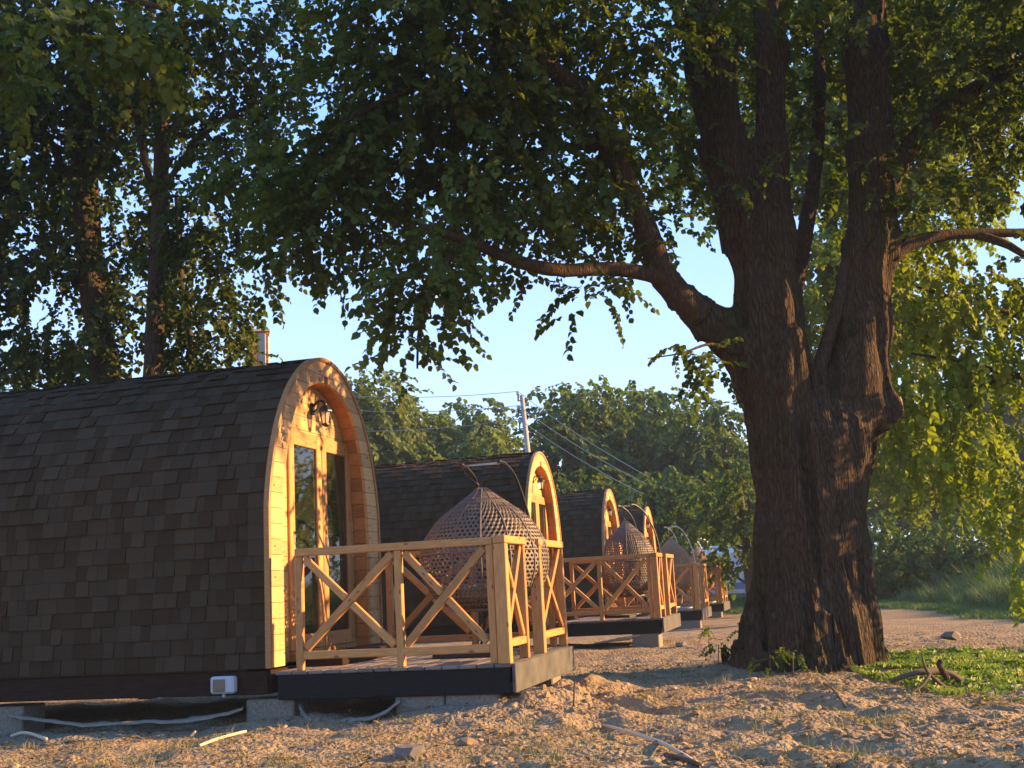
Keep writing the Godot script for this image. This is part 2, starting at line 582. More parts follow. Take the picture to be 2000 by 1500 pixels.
func build_ground():
	var xs := spaced([[-400, 80], [-80, 12], [-20, 1.5], [-8, 0.12], [-4.0, 0.045], [5.5, 0.12], [12, 1.0], [24, 8], [80, 80], [400, 1]])
	var zs := spaced([[-600, 80], [-120, 12], [-48, 1.5], [-32, 0.4], [-20, 0.12], [-12.5, 0.045], [-5.4, 0.12], [-2, 1.0], [6, 10], [60, 1]])
	var nx := xs.size()
	var nz := zs.size()
	var v := PackedVector3Array()
	var c := PackedColorArray()
	var n := PackedVector3Array()
	var ix := PackedInt32Array()
	v.resize(nx * nz)
	c.resize(nx * nz)
	n.resize(nx * nz)
	for j in nz:
		for i in nx:
			var x := xs[i]
			var z := zs[j]
			v[j * nx + i] = Vector3(x, ground_y(x, z), z)
			var t := n_soil.get_noise_2d(x * 0.8 + 50, z * 0.8) * 0.5 + 0.5
			var col := Color(0.195, 0.130, 0.066).lerp(Color(0.345, 0.245, 0.130), t)
			# grey gravel and spoil along the footings
			var al := (Vector3(x, 0, z) - Vector3(-2.03, 0, -9.2))
			var s := al.dot(axis_row)
			var a := al.dot(axis_out)
			var gr := exp(-pow((s + 0.25) / 0.45, 2.0)) * clampf((2.6 - a) / 0.5, 0.0, 1.0)
			gr *= clampf(0.6 + 1.2 * n_soil.get_noise_2d(x * 2.2, z * 2.2 + 9.0), 0.0, 1.0)
			col = col.lerp(Color(0.19, 0.165, 0.14), gr * 0.85)
			var moss := exp(-((x - 2.0) * (x - 2.0) / 1.4 + (z + 11.6) * (z + 11.6) / 0.8)) * (0.5 + n_soil.get_noise_2d(x * 3.0, z * 3.0))
			col = col.lerp(Color(0.085, 0.095, 0.04), clampf(moss, 0.0, 0.7))
			col = col.lerp(Color(0.075, 0.12, 0.035), grassy(x, z))
			c[j * nx + i] = col
	for j in nz:
		for i in nx:
			var a := v[j * nx + mini(i + 1, nx - 1)] - v[j * nx + maxi(i - 1, 0)]
			var b := v[mini(j + 1, nz - 1) * nx + i] - v[maxi(j - 1, 0) * nx + i]
			n[j * nx + i] = b.cross(a).normalized()
			if i < nx - 1 and j < nz - 1:
				var k := j * nx + i
				ix.append_array(PackedInt32Array([k, k + 1, k + nx + 1, k, k + nx + 1, k + nx]))
	var arr := []
	arr.resize(Mesh.ARRAY_MAX)
	arr[Mesh.ARRAY_VERTEX] = v
	arr[Mesh.ARRAY_NORMAL] = n
	arr[Mesh.ARRAY_COLOR] = c
	arr[Mesh.ARRAY_INDEX] = ix
	var m := ArrayMesh.new()
	m.add_surface_from_arrays(Mesh.PRIMITIVE_TRIANGLES, arr)
	tag(put(m, "ground", M.soil, self), "trodden brown soil of the yard with wheel ruts", "", "", "structure")
	build_clods()
	build_grass()

func lump(sd: int, flat := 0.7) -> Mesh:
	var r := RandomNumberGenerator.new()
	r.seed = sd
	var st := SurfaceTool.new()
	st.begin(Mesh.PRIMITIVE_TRIANGLES)
	st.set_smooth_group(-1)
	var rings := []
	for j in 5:
		var ph := PI * j / 4.0
		var ring := []
		for k in 7:
			var th := TAU * k / 7.0 + 0.3 * j
			var q := 1.0 + r.randf_range(-0.28, 0.25)
			if j == 0 or j == 4: q = 0.9
			ring.append(Vector3(sin(ph) * cos(th), cos(ph) * flat, sin(ph) * sin(th)) * q)
		rings.append(ring)
	for j in 4:
		for k in 7:
			var k2 := (k + 1) % 7
			if j > 0: tri_out(st, rings[j][k], rings[j][k2], rings[j + 1][k], Vector3.ZERO)
			if j < 3: tri_out(st, rings[j][k2], rings[j + 1][k2], rings[j + 1][k], Vector3.ZERO)
			elif j == 3: pass
	st.generate_normals()
	return st.commit()

func scatter(called: String, mesh: Mesh, material: Material, list: Array, label: String) -> void:
	var mm := MultiMesh.new()
	mm.transform_format = MultiMesh.TRANSFORM_3D
	mm.use_colors = true
	mm.mesh = mesh
	mm.instance_count = list.size()
	for i in list.size():
		mm.set_instance_transform(i, list[i][0])
		mm.set_instance_color(i, list[i][1])
	var o := MultiMeshInstance3D.new()
	o.name = numbered(called)
	o.multimesh = mm
	o.material_override = material
	add_child(o)
	tag(o, label, "", "", "stuff")

func build_clods():
	var r := RandomNumberGenerator.new()
	r.seed = 77
	for k in 3:
		var list := []
		while list.size() < 1500:
			var z := -5.3 - 8.5 * pow(r.randf(), 1.3)
			var x := r.randf_range(-0.55, 0.62) * absf(z) + 0.2
			var dens := n_soil.get_noise_2d(x * 0.7 + 20.0, z * 0.7) + 0.25 + (0.25 if x > -0.5 else -0.25)
			if r.randf() > dens * 1.3: continue
			if z < -9.6 and x < 0.4: continue
			var s := 0.006 + 0.034 * pow(r.randf(), 3.5)
			if r.randf() < 0.012: s *= 1.9
			var t := r.randf()
			var col := Color(0.18, 0.118, 0.060).lerp(Color(0.35, 0.255, 0.14), t * t)
			list.append([Transform3D(Basis.from_euler(Vector3(r.randf() * 0.6, r.randf() * TAU, r.randf() * 0.6)).scaled(Vector3(s, s * r.randf_range(.6, 1.0), s * r.randf_range(.7, 1.3))), Vector3(x, ground_y(x, z) + s * 0.12, z)), col])
		scatter("clods", lump(100 + k), M.clod, list, ["crumbled brown soil clods on the yard", "coarse brown clods churned up by wheels", "dry pale clods strewn over the yard"][k])

func blade_clump(sd: int, n: int, h: float, wide: float, spread: float) -> Mesh:
	var r := RandomNumberGenerator.new()
	r.seed = sd
	var st := SurfaceTool.new()
	st.begin(Mesh.PRIMITIVE_TRIANGLES)
	st.set_smooth_group(-1)
	for i in n:
		var an := r.randf() * TAU
		var o := Vector3(cos(an), 0, sin(an)) * spread * sqrt(r.randf())
		var ln := Vector3(r.randf_range(-.5, .5), 1.0, r.randf_range(-.5, .5)) * h * r.randf_range(0.5, 1.1)
		var sd2 := Vector3(cos(an + 1.3), 0, sin(an + 1.3)) * wide
		var m := o + ln * 0.55
		var tip := o + ln + Vector3(ln.x, -h * 0.12, ln.z) * 0.6
		var g := r.randf_range(0.7, 1.2)
		st.set_color(Color(g, g, g))
		for v in [o - sd2, o + sd2, m + sd2 * 0.8, o - sd2, m + sd2 * 0.8, m - sd2 * 0.8, m - sd2 * 0.8, m + sd2 * 0.8, tip]: st.add_vertex(v)
	st.generate_normals()
	return st.commit()

func straw() -> Mesh:
	# two bent straws and a shrivelled leaf
	var st := begin()
	for e in [[Vector3(-0.05, 0, 0), Vector3(0.0, 0.008, 0.012), Vector3(0.055, 0, 0.0), 0.0025], [Vector3(0.01, 0.0, -0.03), Vector3(0.03, 0.006, 0.0), Vector3(0.035, 0.0, 0.03), 0.002]]:
		st.set_color(Color(1, 1, 1))
		for k in 2:
			var w: Vector3 = Vector3(0, 0, 1) * e[3] if absf(e[0].x - e[2].x) > 0.05 else Vector3(1, 0, 0) * e[3]
			quad(st, e[k] - w, e[k] + w, e[k + 1] + w, e[k + 1] - w)
	leaf(st, Vector3(-0.03, 0.002, 0.015), Vector3(-0.4, 0.25, 1), Vector3.UP, 0.045, 0.028, Color(0.62, 0.55, 0.45))
	return done(st)

func ground_leaf_clump(sd: int) -> Mesh:
	var r := RandomNumberGenerator.new()
	r.seed = sd
	var st := SurfaceTool.new()
	st.begin(Mesh.PRIMITIVE_TRIANGLES)
	st.set_smooth_group(-1)
	for i in 12:
		var an := r.randf() * TAU
		var d := Vector3(cos(an), r.randf_range(0.3, 1.8), sin(an))
		var g := r.randf_range(0.8, 1.15)
		leaf(st, Vector3(cos(an), 0, sin(an)) * 0.05 * r.randf() + Vector3(0, 0.01, 0), d, Vector3(sin(an * 3.0), 0.4, cos(an * 2.0)), r.randf_range(0.03, 0.055), 0.03, Color(g, g, g))
	st.generate_normals()
	return st.commit()

func build_grass():
	var r := RandomNumberGenerator.new()
	r.seed = 88
	# low leafy patch right of the old tree, sunlit glow put into its colour
	var list := []
	while list.size() < 5600:
		var x := r.randf_range(3.0, 8.5)
		var z := r.randf_range(-13.2, -7.8)
		var d := pow((z + 10.4 + 0.10 * (x - 4.5)) / 1.25, 2.0) + (pow((x - 4.3) / 1.1, 2.0) if x < 4.3 else 0.0)
		if r.randf() > exp(-d * 1.3) * (0.45 + 1.7 * n_soil.get_noise_2d(x * 1.7, z * 1.7)): continue
		var s := r.randf_range(0.7, 1.5)
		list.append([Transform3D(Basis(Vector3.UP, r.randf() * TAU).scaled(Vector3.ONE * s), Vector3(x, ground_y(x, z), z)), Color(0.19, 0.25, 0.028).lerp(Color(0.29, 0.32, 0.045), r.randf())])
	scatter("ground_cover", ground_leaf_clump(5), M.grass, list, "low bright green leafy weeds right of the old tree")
	# sparse dry and green tufts on the soil
	list = []
	while list.size() < 1100:
		var z2 := r.randf_range(-13.0, -5.4)
		var x2 := r.randf_range(-0.5, 0.55) * absf(z2)
		if z2 < -8.6 and x2 < 0.5: continue
		if r.randf() > 0.5 + n_soil.get_noise_2d(x2 * 0.9, z2 * 0.9 + 40.0): continue
		var dry := r.randf() < 0.6
		var s2 := r.randf_range(0.35, 1.0)
		list.append([Transform3D(Basis(Vector3.UP, r.randf() * TAU).scaled(Vector3.ONE * s2), Vector3(x2, ground_y(x2, z2) - 0.005, z2)), Color(0.33, 0.25, 0.12) if dry else Color(0.13, 0.16, 0.03)])
	scatter("grass_tufts", blade_clump(9, 9, 0.11, 0.0022, 0.05), M.grass, list, "sparse thin grass tufts on the yard soil")
	# dry straw and leaf litter
	list = []
	while list.size() < 3600:
		var z5 := -5.3 - 11.0 * pow(r.randf(), 1.4)
		var x5 := r.randf_range(-0.5, 0.55) * absf(z5)
		if z5 < -9.4 and x5 < 0.6: continue
		if r.randf() > 0.45 + 0.9 * n_soil.get_noise_2d(x5 * 0.8 + 70.0, z5 * 0.8): continue
		var s5 := r.randf_range(0.5, 1.3)
		list.append([Transform3D(Basis.from_euler(Vector3(r.randf_range(-0.35, 0.35), r.randf() * TAU, r.randf_range(-0.35, 0.35))).scaled(Vector3.ONE * s5), Vector3(x5, ground_y(x5, z5) + 0.006, z5)), Color(0.42, 0.32, 0.17).lerp(Color(0.20, 0.12, 0.055), r.randf())])
	scatter("litter", straw(), M.grass, list, "dry straw and leaf litter on the yard soil")
	# meadow beyond the yard: short near its edge, tall behind
	var tall := []
	var short := []
	for i in 26000:
		var x3 := r.randf_range(4.5, 26.0)
		var z3 := r.randf_range(-60.0, -15.0)
		var g := grassy(x3, z3)
		if g < 0.5: continue
		if x3 > -z3 * 0.55 + 2.0: continue
		var depth := maxf((x3 - 9.4 - 0.10 * (-z3 - 18.0)) / 3.0, (-z3 - 35.5) / 3.0)
		var col := Color(0.09, 0.155, 0.045).lerp(Color(0.19, 0.235, 0.08), r.randf())
		if depth < 0.0:
			short.append([Transform3D(Basis(Vector3.UP, r.randf() * TAU).scaled(Vector3(1, r.randf_range(0.5, 1.2), 1)), Vector3(x3, ground_y(x3, z3), z3)), Color(0.10, 0.18, 0.04).lerp(Color(0.17, 0.25, 0.06), r.randf())])
		else:
			var hh := clampf(0.35 + depth * 0.6, 0.3, 1.0) * r.randf_range(0.6, 1.2) * (1.0 + 0.7 * n_big.get_noise_2d(x3 * 0.5, z3 * 0.5))
			tall.append([Transform3D(Basis(Vector3.UP, r.randf() * TAU).scaled(Vector3(hh, hh, hh)), Vector3(x3, ground_y(x3, z3), z3)), col])
	for i in 14000:
		var x4 := r.randf_range(6.0, 11.0)
		var z4 := r.randf_range(-36.0, -17.0)
		if grassy(x4, z4) < r.randf() * 0.9 + 0.05: continue
		short.append([Transform3D(Basis(Vector3.UP, r.randf() * TAU).scaled(Vector3(1, r.randf_range(0.4, 1.0), 1)), Vector3(x4, ground_y(x4, z4), z4)), Color(0.10, 0.18, 0.04).lerp(Color(0.18, 0.25, 0.06), r.randf())])
	scatter("short_grass", blade_clump(12, 16, 0.16, 0.006, 0.16), M.grass, short, "short green grass along the edge of the yard")
	scatter("tall_grass", blade_clump(13, 26, 1.15, 0.016, 0.30), M.grass, tall, "tall unmown green grass beyond the yard")

# ------------------------------------------------------------------ trees
var caps := []

func cap_dist(p: Vector3, c: Array) -> float:
	var a: Vector3 = c[0]
	var ba: Vector3 = c[1] - a
	var h := clampf((p - a).dot(ba) / ba.length_squared(), 0.0, 1.0)
	return (p - a - ba * h).length() - lerpf(c[2], c[3], h)

func field(p: Vector3, use: Array, root_y: float) -> float:
	var d := 9.0
	for c in use:
		var e := cap_dist(p, c)
		var h := clampf(0.5 + 0.5 * (d - e) / 0.16, 0.0, 1.0)
		d = lerpf(d, e, h) - 0.16 * h * (1.0 - h)
	if absf(d) < 0.35:
		var up := p.y - root_y
		# flutes run up the trunk, deepest at its foot
		var amp := 0.030 + 0.105 * exp(-up / 1.3)
		var n := n_big.get_noise_3d(p.x * 3.3 + 4.0, p.y * 0.14, p.z * 3.3)
		d -= amp * (0.8 - 3.0 * absf(n))
		d -= 0.030 * n_big.get_noise_3d(p.x * 6.0, p.y * 0.45, p.z * 6.0)
	return d

func nets(lo: Vector3, size: Vector3i, cell: float, root_y: float) -> Mesh:
	var nx := size.x
	var ny := size.y
	var nz := size.z
	var f := PackedFloat32Array()
	f.resize(nx * ny * nz)
	f.fill(1.0)
	var bs := 8
	for bx in range(0, nx, bs):
		for by in range(0, ny, bs):
			for bz in range(0, nz, bs):
				var cp := lo + Vector3(bx + bs * 0.5, by + bs * 0.5, bz + bs * 0.5) * cell
				var reach := bs * cell * 0.87
				var use := []
				var best := 9.0
				for c in caps:
					var e := cap_dist(cp, c)
					best = minf(best, e)
					if e < reach + 0.42: use.append(c)
				if best > reach + 0.32: continue
				if best < -reach - 0.55:
					for x in range(bx, mini(bx + bs, nx)):
						for y in range(by, mini(by + bs, ny)):
							for z in range(bz, mini(bz + bs, nz)):
								f[(x * ny + y) * nz + z] = -1.0
					continue
				for x in range(bx, mini(bx + bs, nx)):
					for y in range(by, mini(by + bs, ny)):
						for z in range(bz, mini(bz + bs, nz)):
							f[(x * ny + y) * nz + z] = field(lo + Vector3(x, y, z) * cell, use, root_y)
	var id := PackedInt32Array()
	id.resize(nx * ny * nz)
	id.fill(-1)
	var vs := PackedVector3Array()
	var cs := PackedColorArray()
	var off := [0, nz, ny * nz, ny * nz + nz, 1, nz + 1, ny * nz + 1, ny * nz + nz + 1]
	var cor := [Vector3(0, 0, 0), Vector3(0, 1, 0), Vector3(1, 0, 0), Vector3(1, 1, 0), Vector3(0, 0, 1), Vector3(0, 1, 1), Vector3(1, 0, 1), Vector3(1, 1, 1)]
	var eds := [[0, 1], [2, 3], [4, 5], [6, 7], [0, 2], [1, 3], [4, 6], [5, 7], [0, 4], [1, 5], [2, 6], [3, 7]]
	for x in nx - 1:
		for y in ny - 1:
			for z in nz - 1:
				var k := (x * ny + y) * nz + z
				var neg := 0
				for o in off:
					if f[k + o] < 0.0: neg += 1
				if neg == 0 or neg == 8: continue
				var sum := Vector3.ZERO
				var cnt := 0
				for e in eds:
					var fa := f[k + off[e[0]]]
					var fb := f[k + off[e[1]]]
					if (fa < 0.0) != (fb < 0.0):
						sum += cor[e[0]].lerp(cor[e[1]], fa / (fa - fb))
						cnt += 1
				id[k] = vs.size()
				var p := lo + (Vector3(x, y, z) + sum / cnt) * cell
				vs.append(p)
				# moss and weathering: patches with outlines of their own
				var t := n_soil.get_noise_3d(p.x * 1.3, p.y * 0.7, p.z * 1.3)
				var g := Color(1, 1, 1).lerp(Color(0.72, 0.92, 0.60), clampf((t - 0.12) * 3.0, 0.0, 0.75))
				cs.append(g.lerp(Color(1.25, 1.15, 1.05), clampf((-t - 0.15) * 2.5, 0.0, 0.6)))
	var ix := PackedInt32Array()
	for x in range(1, nx - 1):
		for y in range(1, ny - 1):
			for z in range(1, nz - 1):
				var k := (x * ny + y) * nz + z
				var s0 := f[k] < 0.0
				if s0 != (f[k + ny * nz] < 0.0):
					face(ix, id, k, k - nz, k - nz - 1, k - 1, s0)
				if s0 != (f[k + nz] < 0.0):
					face(ix, id, k, k - 1, k - ny * nz - 1, k - ny * nz, s0)
				if s0 != (f[k + 1] < 0.0):
					face(ix, id, k, k - ny * nz, k - ny * nz - nz, k - nz, s0)
	var nm := PackedVector3Array()
	nm.resize(vs.size())
	for i in range(0, ix.size(), 3):
		var n := (vs[ix[i + 2]] - vs[ix[i]]).cross(vs[ix[i + 1]] - vs[ix[i]])
		for q in 3: nm[ix[i + q]] += n
	for i in nm.size(): nm[i] = nm[i].normalized()
	var arr := []
	arr.resize(Mesh.ARRAY_MAX)
	arr[Mesh.ARRAY_VERTEX] = vs
	arr[Mesh.ARRAY_NORMAL] = nm
	arr[Mesh.ARRAY_COLOR] = cs
	arr[Mesh.ARRAY_INDEX] = ix
	var m := ArrayMesh.new()
	m.add_surface_from_arrays(Mesh.PRIMITIVE_TRIANGLES, arr)
	return m

func face(ix: PackedInt32Array, id: PackedInt32Array, a: int, b: int, c: int, d: int, inside: bool):
	if id[a] < 0 or id[b] < 0 or id[c] < 0 or id[d] < 0: return
	if inside: ix.append_array(PackedInt32Array([id[a], id[c], id[b], id[a], id[d], id[c]]))
	else: ix.append_array(PackedInt32Array([id[a], id[b], id[c], id[a], id[c], id[d]]))

func limb_caps(list: Array):
	for i in list.size() - 1:
		caps.append([list[i][0], list[i + 1][0], list[i][1], list[i + 1][1]])

func px(list: Array) -> Array:
	# [u, v, z, radius] -> [point, radius]
	var o := []
	for e in list: o.append([at(e[0], e[1], e[2]), e[3]])
	return o

func limb(parent: Node, list: Array, called := "limb", sides := 12, material: Material = null):
	var p := []
	var r := []
	for e in px(list):
		p.append(e[0])
		r.append(e[1])
	put(pipe(p, r, sides, 6, 0.22), called, M.bark_plain if material == null else material, parent)

func blobs_px(list: Array) -> Array:
	# [u, v, z, rx, ry, rz, density, thin] with the radii in metres
	var o := []
	for e in list: o.append([at(e[0], e[1], e[2]), Vector3(e[3], e[4], e[5]), e[6], e[7]])
	return o

func build_old_tree():
	var Z := -11.5
	var t := thing("old_tree", "huge old broadleaf tree with thick fluted trunk forking into several stems", "tree")
	caps = []
	var base := at(1588, 1300, Z)
	limb_caps(px([[1588, 1345, Z, 0.62], [1584, 1230, Z, 0.51], [1582, 1050, Z, 0.49], [1590, 880, Z, 0.52]]))
	limb_caps(px([[1555, 900, Z, 0.44], [1515, 740, Z, 0.38], [1500, 600, Z, 0.315], [1490, 470, Z, 0.30]]))
	limb_caps(px([[1455, 480, Z, 0.22], [1415, 300, Z, 0.21], [1385, 130, Z, 0.22], [1350, -120, Z, 0.20]]))
	limb_caps(px([[1515, 470, Z, 0.20], [1510, 300, Z, 0.165], [1505, 100, Z, 0.16], [1498, -120, Z, 0.14]]))
	limb_caps(px([[1625, 880, Z, 0.42], [1665, 740, Z, 0.30], [1687, 640, Z, 0.245], [1702, 480, Z, 0.25], [1703, 300, Z, 0.22], [1692, 100, Z, 0.19], [1695, -120, Z, 0.17]]))
	limb_caps(px([[1660, 830, Z + 0.1, 0.2], [1745, 795, Z + 0.15, 0.115]]))
	limb_caps(px([[1535, 740, Z + 0.25, 0.12], [1552, 655, Z + 0.38, 0.055]]))
	limb_caps(px([[1470, 700, Z, 0.24], [1400, 640, Z + 0.1, 0.17], [1335, 585, Z + 0.2, 0.155]]))
	# root flares
	for e in [[1690, 1290, Z + 0.1, 1765, 1350, Z + 0.35], [1640, 1290, Z + 0.4, 1660, 1345, Z + 0.85], [1560, 1290, Z + 0.4, 1540, 1345, Z + 0.75], [1500, 1280, Z + 0.1, 1440, 1310, Z + 0.1], [1490, 1270, Z - 0.3, 1430, 1280, Z - 0.6], [1600, 1280, Z + 0.5, 1600, 1350, Z + 0.9]]:
		limb_caps(px([[lerpf(1585, e[0], 0.5), 1080, lerpf(Z, e[2], 0.5), 0.22], [lerpf(1585, e[0], 0.85), 1220, lerpf(Z, e[2], 0.85), 0.17], [e[0], e[1], e[2], 0.15], [e[3], e[4], e[5], 0.06]]))
	var lo := base + Vector3(-2.1, -0.45, -1.15)
	var cell := 0.034
	put(nets(lo, Vector3i(int(3.9 / cell), int(7.6 / cell), int(2.5 / cell)), cell, base.y), "trunk", M.bark, t)
	# big left bough and its branches
	limb(t, [[1370, 615, -11.3, 0.155], [1300, 545, -11.1, 0.145], [1255, 430, -10.9, 0.11], [1190, 280, -10.6, 0.105], [1140, 190, -10.4, 0.095], [1050, 110, -10.1, 0.085], [940, 20, -9.8, 0.075], [820, -60, -9.5, 0.06]], "bough", 14)
	limb(t, [[1320, 548, -11.1, 0.09], [1210, 526, -10.8, 0.072], [1080, 526, -10.4, 0.066], [990, 502, -10.1, 0.058], [910, 470, -9.8, 0.045], [820, 440, -9.5, 0.03]], "branch")
	limb(t, [[910, 470, -9.8, 0.04], [850, 540, -9.6, 0.028], [820, 640, -9.5, 0.016], [815, 720, -9.5, 0.008]], "branch", 7)
	limb(t, [[1145, 195, -10.4, 0.06], [1030, 170, -10.3, 0.05], [880, 150, -10.0, 0.04], [740, 200, -9.8, 0.025], [640, 260, -9.6, 0.015]], "branch", 8)
	limb(t, [[1190, 285, -10.6, 0.05], [1080, 290, -10.8, 0.04], [930, 330, -10.8, 0.03], [780, 400, -10.6, 0.018], [690, 470, -10.5, 0.01]], "branch", 8)
	limb(t, [[1440, 690, -11.3, 0.035], [1390, 672, -10.9, 0.016], [1330, 690, -10.6, 0.009], [1265, 700, -10.4, 0.004]], "branch", 7)
	limb(t, [[1590, 750, Z + 0.1, 0.10], [1612, 680, Z + 0.12, 0.07], [1636, 600, Z + 0.1, 0.062], [1652, 520, Z + 0.05, 0.06], [1690, 430, Z, 0.055]], "branch", 10)
	limb(t, [[1530, 760, Z - 0.2, 0.10], [1548, 600, Z - 0.4, 0.095], [1585, 380, Z - 0.7, 0.085], [1600, 220, Z - 0.8, 0.075], [1600, 40, Z - 0.9, 0.06], [1610, -80, Z - 1, 0.05]], "stem", 10)
	limb(t, [[1735, 510, Z, 0.11], [1770, 480, Z, 0.075], [1840, 460, Z - 0.1, 0.06], [1920, 456, Z - 0.2, 0.052], [2020, 452, Z - 0.3, 0.046], [2150, 430, Z - 0.4, 0.04]], "branch", 12)
	limb(t, [[1900, 458, Z - 0.2, 0.05], [1960, 475, Z - 0.1, 0.045], [2030, 520, Z, 0.035], [2100, 600, Z, 0.02]], "branch", 8)
	limb(t, [[1720, 390, Z, 0.12], [1790, 270, Z - 0.1, 0.10], [1880, 190, Z - 0.2, 0.09], [2000, 120, Z - 0.3, 0.075], [2120, 60, Z - 0.4, 0.06]], "bough", 12)
	limb(t, [[1440, 430, Z - 0.3, 0.06], [1420, 260, Z - 0.5, 0.05], [1440, 100, Z - 0.7, 0.04], [1470, -60, Z - 0.8, 0.03]], "stem", 8)
	# cut stubs
	put(pipe([at(1744, 795, Z + 0.16), at(1762, 792, Z + 0.18)], [0.105, 0.095], 12, 1), "cut_stub", M.cut_wood, t)
	put(pipe([at(1551, 658, Z + 0.37), at(1553, 645, Z + 0.40)], [0.055, 0.042], 9, 1), "cut_stub", M.cut_wood, t)
	# crown
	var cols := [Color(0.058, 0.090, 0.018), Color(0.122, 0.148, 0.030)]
	var b := blobs_px([
		# hanging tongue
		[820, 560, -9.5, 0.45, 0.55, 0.5, 65, 0.30], [810, 680, -9.5, 0.22, 0.33, 0.3, 75, 0.25], [870, 500, -9.7, 0.5, 0.4, 0.6, 50, 0.32], [900, 620, -9.6, 0.16, 0.16, 0.2, 60, 0.3],
		# lower left lobe
		[630, 420, -10.2, 0.55, 0.55, 0.6, 65, 0.30], [590, 500, -10.3, 0.4, 0.28, 0.4, 65, 0.30], [700, 330, -10.4, 0.8, 0.7, 0.8, 45, 0.36], [520, 330, -10.8, 0.8, 0.55, 0.7, 45, 0.38],
		# main mass over the middle
		[860, 330, -10.4, 1.1, 0.75, 1.1, 42, 0.38], [760, 160, -10.2, 1.0, 0.8, 1.0, 42, 0.38], [950, 120, -10.3, 1.2, 0.8, 1.1, 40, 0.37], [1080, 300, -10.7, 0.9, 0.9, 0.9, 40, 0.38],
		[1000, 420, -10.4, 0.7, 0.4, 0.7, 40, 0.36], [1180, 420, -11.2, 0.6, 0.7, 0.8, 40, 0.38], [1200, 120, -11.0, 1.0, 1.0, 1.0, 36, 0.40], [700, 20, -9.8, 0.55, 0.5, 1.0, 40, 0.42], [900, -20, -10.0, 1.2, 0.6, 1.2, 36, 0.40],
		# under the bough
		[1150, 585, -10.8, 0.45, 0.24, 0.4, 50, 0.34], [1030, 525, -10.5, 0.5, 0.16, 0.4, 45, 0.34], [1340, 690, -10.6, 0.42, 0.10, 0.2, 140, 0.1], [1400, 720, -10.9, 0.3, 0.16, 0.25, 55, 0.25],
		# round the stems
		[1300, 300, -12.0, 0.9, 1.1, 0.7, 30, 0.42], [1300, 60, -11.8, 0.9, 0.9, 0.9, 30, 0.42], [1470, 100, -12.8, 1.0, 1.2, 0.7, 26, 0.42], [1600, 250, -12.8, 0.9, 1.2, 0.7, 26, 0.42], [1600, 20, -12.6, 1.2, 0.8, 0.9, 28, 0.42],
		[1440, 370, -11.1, 0.28, 0.2, 0.2, 75, 0.2], [1560, 300, -11.0, 0.3, 0.3, 0.2, 40, 0.3], [1700, 270, -11.15, 0.25, 0.8, 0.15, 60, 0.33], [1500, 20, -11.0, 0.5, 0.3, 0.3, 40, 0.3], [1720, 40, -11.1, 0.5, 0.4, 0.3, 40, 0.3],
		# right side of the crown
		[1850, 300, -11.9, 0.9, 0.7, 0.7, 36, 0.40], [1880, 120, -11.8, 1.0, 0.8, 1.0, 34, 0.40], [1800, 380, -11.3, 0.5, 0.28, 0.4, 45, 0.34], [2000, 250, -12.0, 0.8, 0.8, 0.9, 32, 0.42], [1950, 500, -11.6, 0.5, 0.25, 0.4, 30, 0.38], [2060, 60, -11.8, 1.0, 0.8, 1.0, 32, 0.42],
		# unseen clumps added to shade the crown and branch; next row, crown above the picture
		[2330, 40, -9.7, 1.3, 0.9, 1.2, 32, 0.36], [2550, -160, -9.6, 1.6, 1.1, 1.4, 28, 0.36], [2250, -180, -9.6, 1.6, 1.0, 1.4, 26, 0.36], [2250, -330, -7.7, 1.6, 0.9, 1.1, 28, 0.34], [1800, -330, -8.2, 1.4, 0.8, 1.0, 22, 0.36], [1950, -150, -13.7, 2.0, 1.2, 1.0, 16, 0.38],
		[800, -260, -10.5, 1.8, 1.0, 1.8, 16, 0.42], [1150, -280, -11.0, 1.8, 1.1, 2.0, 16, 0.42], [1550, -300, -11.5, 2.0, 1.3, 2.2, 16, 0.42], [1900, -200, -11.6, 1.8, 1.2, 2.0, 16, 0.42], [1400, -200, -9.0, 2.2, 0.8, 1.2, 14, 0.42], [1000, -200, -8.6, 1.8, 0.7, 1.2, 14, 0.42],
	])
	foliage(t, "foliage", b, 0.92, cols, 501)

func tree(called: String, label: String, group: String, trunk_pts: Array, blobs: Array, scale: float, cols: Array, sd: int, gap := 0.9, droop := 0.4, bark: Material = null) -> Node3D:
	var t := thing(called, label, "tree", Transform3D.IDENTITY, group)
	for i in trunk_pts.size():
		limb(t, trunk_pts[i], "trunk" if i == 0 else "branch", 10, M.bark_plain if bark == null else bark)
	foliage(t, "foliage", blobs_px(blobs), scale, cols, sd, gap, droop)
	return t

